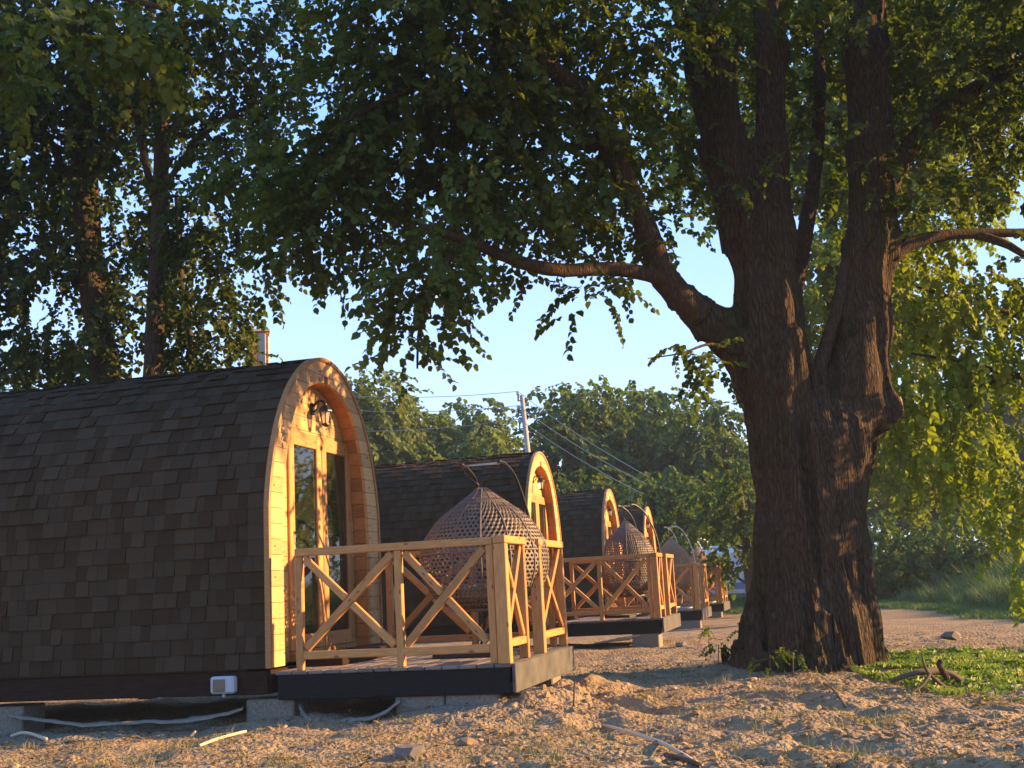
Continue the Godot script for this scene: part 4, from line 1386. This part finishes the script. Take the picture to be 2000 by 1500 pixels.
func in_mouth(th: float, t: float) -> bool:
	# the opening looks along -x and back
	var d := absf(angle_difference(th, PI + 0.75))
	var half := 1.05 * sqrt(maxf(0.0, 1.0 - pow((t - 0.46) / 0.36, 2.0)))
	return d < half

func strand(st: SurfaceTool, a: Vector3, b: Vector3, w: float):
	# flat cane between two points of the basket
	var x := b - a
	if x.length() < 0.002: return
	var out := Vector3(a.x + b.x, 0, a.z + b.z).normalized()
	var y := x.normalized().cross(out).normalized()
	var h := 0.006
	var q := []
	for e in [a, b]:
		for s in [[-1, -1], [1, -1], [1, 1], [-1, 1]]: q.append(e + y * w * 0.5 * s[0] + out * h * s[1])
	var c := (a + b) * 0.5
	for f in [[0, 1, 5, 4], [1, 2, 6, 5], [2, 3, 7, 6], [3, 0, 4, 7]]: quad_out(st, q[f[0]], q[f[1]], q[f[2]], q[f[3]], c)

func build_chairs():
	# honeycomb cane work, ribs and rims shared by the four chairs
	var st := begin()
	var cols := 68
	var rows := 30
	for j in rows:
		for i in cols:
			var sh := 0.5 if j % 2 else 0.0
			var dth := TAU / cols
			var dt := 0.93 / rows
			var t0 := 0.03 + j * dt
			var th := (i + sh) * dth
			# cell outline: up side, then two slants to the next row
			var p := [[th, t0], [th, t0 + dt * 0.55], [th + dth * 0.5, t0 + dt], [th - dth * 0.5, t0 + dt]]
			if in_mouth(th, t0 + dt * 0.5): continue
			var w := 0.0165
			var a := shell_p(p[0][0], p[0][1])
			var b := shell_p(p[1][0], p[1][1])
			strand(st, a, b, w)
			strand(st, b, shell_p(p[2][0], p[2][1]), w)
			strand(st, b, shell_p(p[3][0], p[3][1]), w)
	var weave := done(st)
	var ribs := []
	for k in 14:
		var th := TAU * k / 14.0
		var pts := []
		for q in 15:
			var t := 0.02 + 0.97 * q / 14.0
			if in_mouth(th, t): continue
			pts.append(shell_p(th, t) * Vector3(1.012, 1, 1.012))
		if in_mouth(th, 0.46):
			var hi := []
			for q in 6: hi.append(shell_p(th, 0.80 + 0.19 * q / 5.0))
			ribs.append(pipe(hi, flat_r(6, 0.008), 5, 1))
		else:
			ribs.append(pipe(pts, flat_r(pts.size(), 0.009), 5, 1))
	var mouth := []
	for k in 33:
		var u := TAU * k / 32.0
		mouth.append(shell_p(PI + 0.75 + 1.05 * cos(u), 0.46 + 0.36 * sin(u)) * Vector3(1.01, 1, 1.01))
	var rim := pipe(mouth, flat_r(33, 0.022), 7, 2)
	var foot := []
	for k in 25: foot.append(shell_p(TAU * k / 24.0, 0.01))
	var foot_ring := pipe(foot, flat_r(25, 0.02), 6, 1)
	var belt := []
	for k in 30: belt.append(shell_p(PI + 0.75 + 1.12 + (TAU - 2.24) * k / 29.0, 0.46) * Vector3(1.012, 1, 1.012))
	var belt_ring := pipe(belt, flat_r(30, 0.011), 5, 1)
	var cushion := lathe([[0.0, 0.0], [0.36, 0.01], [0.45, 0.06], [0.44, 0.12], [0.36, 0.155], [0.0, 0.165]], 20)
	# per chair: pod, x, z on the terrace, height of the basket above the boards, turn, tan wicker?, white stand?
	var spots := [[0, 1.43, -0.12, 0.38, 0.0, false, false, "brown woven hanging basket chair on the nearest terrace"], [1, 1.34, -0.10, 0.28, 0.35, false, false, "dark woven hanging basket chair on the second terrace"], [2, 1.30, -0.10, 0.31, -0.3, true, true, "tan hanging basket chair on the third terrace with pale stand arms"], [3, 1.30, -0.10, 0.27, 0.25, true, true, "farthest tan hanging basket chair, on the last terrace"]]
	for s in spots:
		var w: Transform3D = pod_xf[s[0]]
		var o := w * Vector3(s[1], -0.03, s[2])
		var t := thing("hanging_chair", s[7], "chair", Transform3D((w.basis * Basis(Vector3.UP, s[4])).scaled(Vector3.ONE if s[0] == 0 else Vector3(0.80, 1.13, 0.80)), o), "hanging basket chairs on the terraces")
		var wm: Material = M.wicker_tan if s[5] else M.wicker
		var fm: Material = M.white_metal if s[6] else M.black_metal
		var up := Transform3D(Basis(), Vector3(0, s[3], 0))
		var bk := put(weave, "basket", wm, t, up)
		bk.set_meta("kind", "stuff")
		for q in ribs: put(q, "rib", wm, t, up)
		put(rim, "rim", wm, t, up)
		put(belt_ring, "belt", wm, t, up)
		put(foot_ring, "foot_ring", wm, t, up)
		put(cushion, "cushion", M.cushion, t, Transform3D(Basis(), Vector3(0, s[3] + 0.07, 0)))
		var topy: float = s[3] + BASKET_H
		var turn := Transform3D(Basis(Vector3.UP, 1.5 if s[0] == 0 else 1.0 - s[4]), Vector3.ZERO)
		# two bent arms on a base, joined by a bar, with the hooks the basket hangs from
		for sg in [-1.0, 1.0]:
			var zz: float = sg * 0.2
			put(pipe([Vector3(0.25, 0.03, zz * 1.6), Vector3(0.60, 0.05, zz * 1.5), Vector3(0.70, 0.45, zz * 1.4), Vector3(0.67, 1.05, zz * 1.2), Vector3(0.42, topy + 0.06, zz), Vector3(0.14, topy + 0.20, zz * 0.95), Vector3(-0.02, topy + 0.215, zz * 0.9)], flat_r(7, 0.015), 8, 5), "stand_arm", fm, t, turn)
			put(pipe([Vector3(-0.02, topy + 0.215, zz * 0.9), Vector3(-0.02, topy + 0.12, zz * 0.7), Vector3(0, topy + 0.02, zz * 0.12)], flat_r(3, 0.006), 5, 2), "hook", M.black_metal, t, turn)
			put(box(Vector3(1.1, 0.035, 0.05)), "base_bar", fm, t, turn * Transform3D(Basis(), Vector3(0.08, 0.018, zz * 1.6)))
		put(pipe([Vector3(0.03, topy + 0.205, -0.175), Vector3(0.03, topy + 0.205, 0.175)], [0.01, 0.01], 6, 1), "cross_bar", M.steel, t, turn)
		put(box(Vector3(0.05, 0.035, 0.58)), "base_bar", fm, t, turn * Transform3D(Basis(), Vector3(-0.44, 0.018, 0)))

# ------------------------------------------------------------------ background
func round_tree(called: String, label: String, group: String, u: float, v_top: float, width_px: float, z: float, cols: Array, sd: int, foot := 1150.0, dense := 1.0, sub := 7):
	# a whole tree far off: trunk, a few limbs and an uneven crown of clumps
	var r := RandomNumberGenerator.new()
	r.seed = sd
	var t := thing(called, label, "tree", Transform3D.IDENTITY, group)
	var top := at(u, v_top, z)
	var w := width_px / FOCAL * absf(z) * 0.5
	var gy := ground_y(top.x, z)
	var h := top.y - gy
	var b := Vector3(top.x + 0.03 * h, gy - 0.1, z)
	put(pipe([b, b.lerp(top, 0.4), b.lerp(top, 0.8)], [0.035 * h, 0.024 * h, 0.008 * h], 8, 3, 0.2), "trunk", M.far_bark, t)
	var bl := []
	for i in sub:
		var q := float(i) / sub
		var an := TAU * q * 2.4 + r.randf()
		var hy := lerpf(0.28, 0.80, fposmod(q * 3.1 + 0.13, 1.0))
		var rr := w * (0.62 if hy < 0.65 else 0.42)
		var c := Vector3(top.x + cos(an) * rr, gy + h * hy, z + sin(an) * rr * 0.8)
		bl.append([c, Vector3(w * 0.52, h * 0.19, w * 0.5) * r.randf_range(0.85, 1.2), 1.0, 0.36])
		put(pipe([b.lerp(top, hy * 0.6), b.lerp(c, 0.75), c], [0.010 * h, 0.006 * h, 0.003 * h], 5, 2), "limb", M.far_bark, t)
	bl.append([Vector3(top.x, top.y - h * 0.17, z), Vector3(w * 0.45, h * 0.17, w * 0.45), 1.0, 0.33])
	bl.append([Vector3(top.x, top.y - h * 0.42, z), Vector3(w * 0.72, h * 0.26, w * 0.65), 1.0, 0.36])
	var sc := maxf(1.3, absf(z) / 17.0)
	for e in bl: e[2] = dense * 26.0 / pow(sc, 2.4)
	foliage(t, "foliage", bl, sc, cols, sd, 3.0 / h * 2.0, 0.25)

func build_background():
	var green := [Color(0.075, 0.125, 0.034), Color(0.145, 0.190, 0.050)]
	var olive := [Color(0.110, 0.150, 0.036), Color(0.180, 0.215, 0.055)]
	var g := "trees beyond the pods"
	round_tree("far_tree", "light green feathery tree right above the nearest pod's arch", g, 745, 705, 200, -46, olive, 701, 1150, 2.0, 10)
	round_tree("far_tree", "light green tree left of the dark pointed tree", g, 835, 765, 180, -48, olive, 702, 1150, 2.0, 10)
	round_tree("far_tree", "dark tree left of the utility pole", g, 930, 762, 180, -56, green, 703, 1150, 2.0, 10)
	round_tree("far_tree", "small pale green tree just left of the utility pole", g, 965, 815, 150, -42, olive, 704, 1150, 2.0, 9)
	round_tree("far_tree", "tallest round tree right of the utility pole", g, 1140, 715, 270, -48, green, 705, 1150, 1.1, 10)
	round_tree("far_tree", "broad round tree second right of the utility pole", g, 1275, 735, 260, -50, green, 706, 1150, 1.1, 10)
	round_tree("far_tree", "round tree left beside the old trunk", g, 1400, 755, 240, -46, green, 707, 1150, 1.1, 10)
	round_tree("far_tree", "dark low tree above the third pod", g, 1150, 880, 250, -42, green, 708, 1150, 1.2)
	round_tree("far_tree", "dark low tree above the farthest pod", g, 1290, 900, 260, -41, green, 709, 1150, 1.2)
	round_tree("far_tree", "tree with sunlit hanging leaves left of the old trunk", g, 1430, 830, 200, -30, green, 710, 1150, 0.8)
	round_tree("far_tree", "grey green tree top behind the brick chimney", g, 560, 685, 110, -62, olive, 711)
	round_tree("far_tree", "low green tree behind the nearest pod at left", g, 60, 690, 330, -24, green, 712)
	round_tree("far_tree", "green tree low behind the trunks at left", g, 300, 705, 260, -26, green, 713)
	round_tree("far_tree", "green tree deep in the meadow right of the old trunk", g, 1750, 760, 330, -56, green, 714)
	round_tree("far_tree", "green tree far behind the drooping twigs at right", g, 1930, 700, 380, -62, green, 715)
	# bushes at the foot of the far trees
	var bush := [[1120, 1010, 90, -36], [1180, 1040, 80, -37], [1330, 1030, 120, -38], [1420, 1010, 90, -39], [1720, 985, 150, -36], [1820, 1000, 140, -35], [1920, 985, 150, -34], [2020, 1000, 140, -33], [800, 930, 160, -33], [950, 930, 140, -33]]
	var bn := ["second pod's right side", "third pod's roof", "last hanging chair", "pale caravan", "old trunk's right edge", "meadow's tall grass, left of the dark trunk", "meadow's tall grass, right of the dark trunk", "right edge of the picture", "second pod's roof, left end", "second pod's roof, right end"]
	for i in bush.size():
		var e: Array = bush[i]
		var t := thing("bush", "dark green bush behind the " + bn[i], "bush", Transform3D.IDENTITY, "bushes beyond the yard")
		var top := at(e[0], e[1], e[3])
		var gy := ground_y(top.x, top.z)
		var w: float = e[2] / FOCAL * absf(e[3]) * 0.62
		var h := maxf(0.8, top.y - gy)
		put(pipe([Vector3(top.x, gy - 0.1, top.z), Vector3(top.x, gy + h * 0.6, top.z)], [0.07, 0.03], 6, 1), "stem", M.far_bark, t)
		foliage(t, "foliage", [[Vector3(top.x, gy + h * 0.5, top.z), Vector3(w, h * 0.55, w * 0.8), 7.0, 0.30], [Vector3(top.x - w * 0.5, gy + h * 0.35, top.z), Vector3(w * 0.7, h * 0.4, w * 0.7), 7.0, 0.3]], 1.7, green, 800 + i, 0.7)
	build_pole()
	build_chimney()
	build_caravan()

func build_pole():
	var z := -38.0
	var t := thing("utility_pole", "grey concrete utility pole with insulator brackets behind the second pod", "pole")
	var top := at(1019, 772, z)
	var low := at(1033, 900, z)
	var dir := (low - top).normalized()
	var foot := top + dir * ((top.y + 0.3) / -dir.y)
	put(pipe([foot, top], [0.13, 0.075], 8, 1), "shaft", mat(Color(0.34, 0.31, 0.27), 0.9), t)
	var heads := []
	for e in [[1012, 783, 1012, 770], [1013, 812, 1013, 798], [1015, 838, 1015, 824]]:
		var p := at(e[0], e[1], z)
		var q := at(e[2], e[3], z)
		var on := top + dir * ((p - top).dot(dir))
		put(pipe([on, p, q], [0.035, 0.03, 0.03], 6, 1), "bracket", M.far_bark, t)
		put(lathe([[0.0, 0.12], [0.06, 0.10], [0.07, 0.0], [0.05, -0.02], [0.0, -0.02]], 8), "insulator", M.white_plastic, t, Transform3D(Basis(), q))
		heads.append(q)
	var ends_l := [at(560, 762, -44), at(560, 790, -43), at(560, 836, -42)]
	var ends_r := [at(1200, 888, -30), at(1196, 905, -29.5), at(1192, 926, -29)]
	var wl := ["top", "middle", "lowest"]
	for i in 3:
		for sdn in 2:
			var a: Vector3 = heads[i] + Vector3(0, 0.1, 0)
			var b: Vector3 = ends_l[i] if sdn == 0 else ends_r[i]
			if sdn == 1: b = a + (b - a) * 1.25
			var pts := []
			for k in 13:
				var q := k / 12.0
				pts.append(a.lerp(b, q) + Vector3(0, -4.0 * q * (1.0 - q) * (0.25 if sdn == 0 else 0.12), 0))
			var wr := put(pipe(pts, flat_r(13, 0.011), 5, 1), "power_line", mat(Color(0.24, 0.23, 0.20), 0.7), self)
			tag(wr, wl[i] + (" overhead wire running left from the utility pole" if sdn == 0 else " overhead wire sloping down right from the utility pole"), "wire", "overhead wires")

func build_chimney():
	var t := thing("brick_chimney", "red brick chimney standing behind the left trees", "chimney")
	var z := -30.0
	var c := at(504, 655, z)
	var w := 0.52
	var brick := [mat(Color(0.30, 0.115, 0.070), 0.9), mat(Color(0.34, 0.15, 0.095), 0.9), mat(Color(0.26, 0.10, 0.065), 0.9)]
	put(box(Vector3(w - 0.02, c.y, w - 0.02)), "core", mat(Color(0.36, 0.31, 0.26), 0.95), t, Transform3D(Basis(), Vector3(c.x, c.y * 0.5 - 0.02, z)))
	var y := c.y
	var row := 0
	while y > c.y - 1.6:
		for sd in 4:
			var bs := Basis(Vector3.UP, PI * 0.5 * sd + 0.25)
			for k in 2:
				var q := bs * Vector3((-0.13 if k == 0 else 0.13) + (0.012 if row % 2 else -0.012), 0, w * 0.5 - 0.05)
				put(box(Vector3(0.24, 0.07, 0.10)), "brick", brick[(row + k + sd) % 3], t, Transform3D(bs, Vector3(c.x, y, z) + q))
		y -= 0.08
		row += 1
	put(box(Vector3(w + 0.10, 0.07, w + 0.10)), "cap", mat(Color(0.38, 0.30, 0.24), 0.9), t, Transform3D(Basis(Vector3.UP, 0.25), Vector3(c.x, c.y + 0.08, z)))

func build_caravan():
	var p := at(1432, 1092, -37)
	var gy := ground_y(p.x, -37)
	var t := thing("caravan", "pale white caravan half hidden behind the old trunk", "caravan", Transform3D(Basis(Vector3.UP, -0.35), Vector3(p.x + 0.3, gy, -37)))
	var white := mat(Color(0.62, 0.63, 0.64), 0.5)
	put(bevel_box(Vector3(3.2, 1.55, 1.9), 0.14), "body", white, t, Transform3D(Basis(), Vector3(0, 1.15, 0)))
	put(bevel_box(Vector3(2.7, 0.12, 1.6), 0.05), "roof", mat(Color(0.55, 0.56, 0.58), 0.5), t, Transform3D(Basis(), Vector3(0, 1.97, 0)))
	put(bevel_box(Vector3(0.8, 0.5, 0.03), 0.01), "window", M.pane, t, Transform3D(Basis(), Vector3(-0.75, 1.4, 0.96)))
	put(bevel_box(Vector3(0.62, 1.3, 0.03), 0.01), "door", mat(Color(0.48, 0.50, 0.53), 0.5), t, Transform3D(Basis(), Vector3(0.45, 1.08, 0.96)))
	put(bevel_box(Vector3(3.1, 0.2, 0.02), 0.008), "stripe", mat(Color(0.16, 0.22, 0.35), 0.5), t, Transform3D(Basis(), Vector3(0, 0.75, 0.955)))
	for e in [-0.25, 0.35]:
		put(lathe([[0.0, 0.08], [0.2, 0.08], [0.3, 0.05], [0.3, -0.05], [0.2, -0.08], [0.0, -0.08]], 14), "wheel", M.black_metal, t, Transform3D(Basis(Vector3.RIGHT, PI / 2), Vector3(e * 2.0, 0.28, 0.85)))

# ------------------------------------------------------------------ small things
func sheet(path: Array, width: Vector3, material: Material, called: String, label: String, category: String, group := "", drop := 0.014):
	# a soft strip lying along a path, edge curled
	var st := SurfaceTool.new()
	st.begin(Mesh.PRIMITIVE_TRIANGLES)
	st.set_smooth_group(0)
	var s := smooth_path(path, flat_r(path.size(), 0.0), 6)[0] as Array
	var rows := []
	for i in s.size():
		var q: Vector3 = s[i]
		var wv := 0.6 + 0.5 * absf(n_fine.get_noise_2d(i * 0.35, 3.0)) * 2.0
		rows.append([q + Vector3(0, 0.035 * n_fine.get_noise_2d(i * 0.23, 9.0), 0.04 * n_fine.get_noise_2d(i * 0.3, 19.0)), q + width * wv * 0.5 + Vector3(0, drop * 0.6, 0), q + width * wv + Vector3(0, -drop * 0.2, 0)])
	var th := Vector3(0, 0.006, 0)
	for i in rows.size() - 1:
		for k in 2:
			var a: Vector3 = rows[i][k]
			var b: Vector3 = rows[i][k + 1]
			var c: Vector3 = rows[i + 1][k + 1]
			var d: Vector3 = rows[i + 1][k]
			var mid := (a + c) * 0.5 - th * 0.5
			quad_out(st, a, b, c, d, mid)
			quad_out(st, a - th, b - th, c - th, d - th, mid)
		for k in [0, 2]:
			quad_out(st, rows[i][k], rows[i + 1][k], rows[i + 1][k] - th, rows[i][k] - th, (rows[i][1] + rows[i + 1][1]) * 0.5)
	st.index()
	st.generate_normals()
	tag(put(st.commit(), called, material, self), label, category, group)

func on_ground(u: float, v: float, lift := 0.0) -> Vector3:
	var y := 0.0
	var p := Vector3.ZERO
	for i in 4:
		var d: Vector3 = cam_basis * Vector3((u - 1000.0) / FOCAL, (750.0 - v) / FOCAL, -1.0)
		p = Vector3(0, EYE, 0) + d * ((y - EYE) / d.y)
		y = ground_y(p.x, p.z)
	return Vector3(p.x, y + lift, p.z)

func build_small_things():
	# socket box on the base board of the nearest pod
	var w: Transform3D = pod_xf[0]
	var s := thing("socket_box", "small white outdoor socket box with smoked cover under the nearest pod", "socket box", Transform3D(w.basis, w * Vector3(-0.40, -0.115, 1.225)))
	put(bevel_box(Vector3(0.21, 0.135, 0.08), 0.016), "housing", M.white_plastic, s)
	put(bevel_box(Vector3(0.105, 0.095, 0.02), 0.006), "cover", M.smoke_plastic, s, Transform3D(Basis(), Vector3(-0.02, 0.0, 0.042)))
	put(pipe([Vector3(0, -0.06, 0), Vector3(0, -0.095, 0)], [0.014, 0.014], 8, 1), "cable_gland", M.white_plastic, s)
	# leaning board at the far foot of the nearest pod's front
	var lb := put(box(Vector3(0.9, 0.10, 0.022)), "leaning_board", M.pale[1], self, Transform3D())
	var p0 := w * Vector3(0.22, 0.02, -1.30)
	var p1 := w * Vector3(0.05, 0.86, -1.235)
	var xx := (p1 - p0).normalized()
	var yy := (axis_row - xx * axis_row.dot(xx)).normalized()
	lb.transform = Transform3D(Basis(xx, yy, xx.cross(yy)), (p0 + p1) * 0.5)
	tag(lb, "pale board leaning against the far foot of the nearest pod front", "board")
	# felt strips hanging out under the pod and the terrace
	var g := "felt strips under the nearest pod"
	sheet([w * Vector3(-2.5, -0.30, 1.08), w * Vector3(-2.1, -0.35, 1.14), w * Vector3(-1.6, -0.385, 1.2), w * Vector3(-1.1, -0.37, 1.2), w * Vector3(-0.7, -0.375, 1.2), w * Vector3(-0.28, -0.30, 1.12)], Vector3(0.01, -0.015, 0.11), M.felt, "felt_strip", "wavy pale felt strip along the ground under the nearest pod", "strip", g)
	sheet([w * Vector3(0.2, -0.28, 1.08), w * Vector3(0.32, -0.385, 1.16), w * Vector3(0.6, -0.40, 1.18), w * Vector3(0.88, -0.37, 1.16), w * Vector3(1.06, -0.27, 1.12)], Vector3(0.0, -0.02, 0.13), M.felt, "felt_strip", "curled pale felt strip under the nearest terrace", "strip", g)
	# stones
	var st := [[800, 1478, 0.10, "large flat grey brown stone in the foreground"], [1470, 1170, 0.22, "left pale stone at the foot of the old trunk's left side"], [1455, 1172, 0.18, "right pale stone left of the old trunk, by the meadow"], [1055, 1425, 0.055, "pale stone in front of the nearest terrace corner"], [1015, 1375, 0.05, "white rubble lump at the terrace footing"], [1430, 1437, 0.045, "small stone in the sunlit soil before the old tree"], [1760, 1432, 0.06, "dark stone in the shade line before the old tree"], [1650, 1470, 0.05, "brown stone near the lower right wheel rut"], [1860, 1250, 0.14, "grey lump of soil stone on the sunlit yard at right"], [1330, 1265, 0.10, "lump of rubble between the old trunk and the third terrace"]]
	for i in st.size():
		var e: Array = st[i]
		var p := on_ground(e[0], e[1])
		var o := put(lump(300 + i, 0.62), "stone", M.stone, self, Transform3D(Basis(Vector3.UP, i * 1.3).scaled(Vector3(e[2], e[2] * 0.8, e[2] * 0.8)), p + Vector3(0, e[2] * 0.2, 0)))
		tag(o, e[3], "stone", "loose stones on the yard")
	# sticks
	var sk := [[[1180, 1430, 1290, 1460, 1370, 1497], 0.012, true, "long pale stick in the rut at the bottom right"], [[390, 1462, 430, 1448, 480, 1443], 0.010, true, "pale forked twig on the soil before the nearest pod"], [[372, 1442, 382, 1428], 0.008, true, "short pale stick standing in the soil before the pod"], [[770, 1482, 800, 1470, 812, 1463], 0.010, true, "thin stick beside the flat foreground stone"], [[1300, 1480, 1340, 1492, 1372, 1498], 0.014, false, "dark stick in the lower right foreground"], [[20, 1440, 50, 1442, 90, 1448], 0.014, true, "pale flat splinter on the soil at the left"], [[1610, 1345, 1630, 1362, 1650, 1370], 0.010, false, "small dark twig at the foot of the old trunk"], [[1120, 1370, 1122, 1330], 0.007, false, "thin upright dry stem by the nearest terrace"]]
	for e in sk:
		var pts := []
		var n: int = e[0].size() / 2
		for i in n:
			pts.append(on_ground(e[0][i * 2], e[0][i * 2 + 1], 0.015))
		if e[0].size() == 4: pts[1] = at(e[0][2], e[0][3], pts[0].z)
		var o := put(pipe(pts, flat_r(n, e[1]), 6, 4, 0.3), "stick", M.pale_stick if e[2] else M.stick, self)
		tag(o, e[3], "stick", "sticks on the yard")
	# fallen branch and root at the right of the trunk
	var fb := thing("fallen_branch", "gnarled fallen branch lying in the green weeds right of the trunk", "branch")
	var z := on_ground(1850, 1345).z
	put(pipe([at(1740, 1330, z), at(1800, 1312, z), at(1850, 1315, z - 0.1), at(1905, 1342, z - 0.1), at(1975, 1352, z)], [0.014, 0.024, 0.030, 0.022, 0.008], 8, 5, 0.6), "stem", M.stick, fb)
	put(pipe([at(1800, 1280, z + 0.1), at(1812, 1312, z + 0.1), at(1850, 1345, z + 0.1), at(1890, 1362, z + 0.2)], [0.005, 0.012, 0.015, 0.006], 7, 5, 0.4), "side_branch", M.stick, fb)
	put(pipe([at(1850, 1325, z), at(1835, 1300, z + 0.05), at(1838, 1290, z + 0.05)], [0.026, 0.022, 0.018], 7, 4, 0.4), "broken_end", M.bark_plain, fb)
	put(pipe([at(1815, 1318, z + 0.1), at(1800, 1340, z + 0.15), at(1780, 1352, z + 0.2)], [0.014, 0.012, 0.006], 6, 4, 0.3), "side_branch", M.stick, fb)
	# young plants at the foot of the trunk
	var yp := [[1455, 1235, -12.6, 0.16, "leafy sapling shoot left of the old trunk's foot"], [1500, 1285, -10.7, 0.12, "small weed against the old trunk's left root"], [1545, 1280, -10.6, 0.10, "weed sprouting between the old trunk's front roots"], [1400, 1262, -12.0, 0.07, "tiny green weed on the soil left of the old trunk"], [1382, 1236, -14.0, 0.07, "tiny green weed before the third terrace"]]
	for i in yp.size():
		var e: Array = yp[i]
		var p := at(e[0], e[1], e[2])
		p.y = maxf(ground_y(p.x, p.z), p.y - e[3])
		var t := thing("weed_plant", e[4], "plant", Transform3D.IDENTITY, "weeds at the foot of the old tree")
		put(pipe([p - Vector3(0, 0.1, 0), p + Vector3(0.02, e[3] * 1.3, 0)], [0.006, 0.004], 5, 1), "stem", M.stick, t)
		foliage(t, "foliage", [[p + Vector3(0, e[3], 0), Vector3.ONE * e[3], 4.0 / (4.19 * pow(e[3], 3.0)), 0.0]], 0.38, [Color(0.10, 0.14, 0.025), Color(0.17, 0.20, 0.035)], 860 + i)
	# scrap slats under the second terrace
	var w1: Transform3D = pod_xf[1]
	for i in 4:
		var o := beam(self, "scrap_slat", w1 * Vector3(0.9 + i * 0.12, -0.37 + 0.02 * i, 0.9 + 0.03 * i), w1 * Vector3(1.45 + i * 0.06, -0.33 + 0.02 * i, 1.05 + 0.05 * i), 0.06, 0.018, M.pale_stick)
		o.name = numbered("scrap_slat") if i else "scrap_slat"
		tag(o, ["lowest pale scrap slat in the heap under the second terrace", "second lowest pale scrap slat in the heap under the second terrace", "second highest pale scrap slat in the heap under the second terrace", "topmost pale scrap slat in the heap under the second terrace"][i], "slat", "scrap slats under the second terrace")
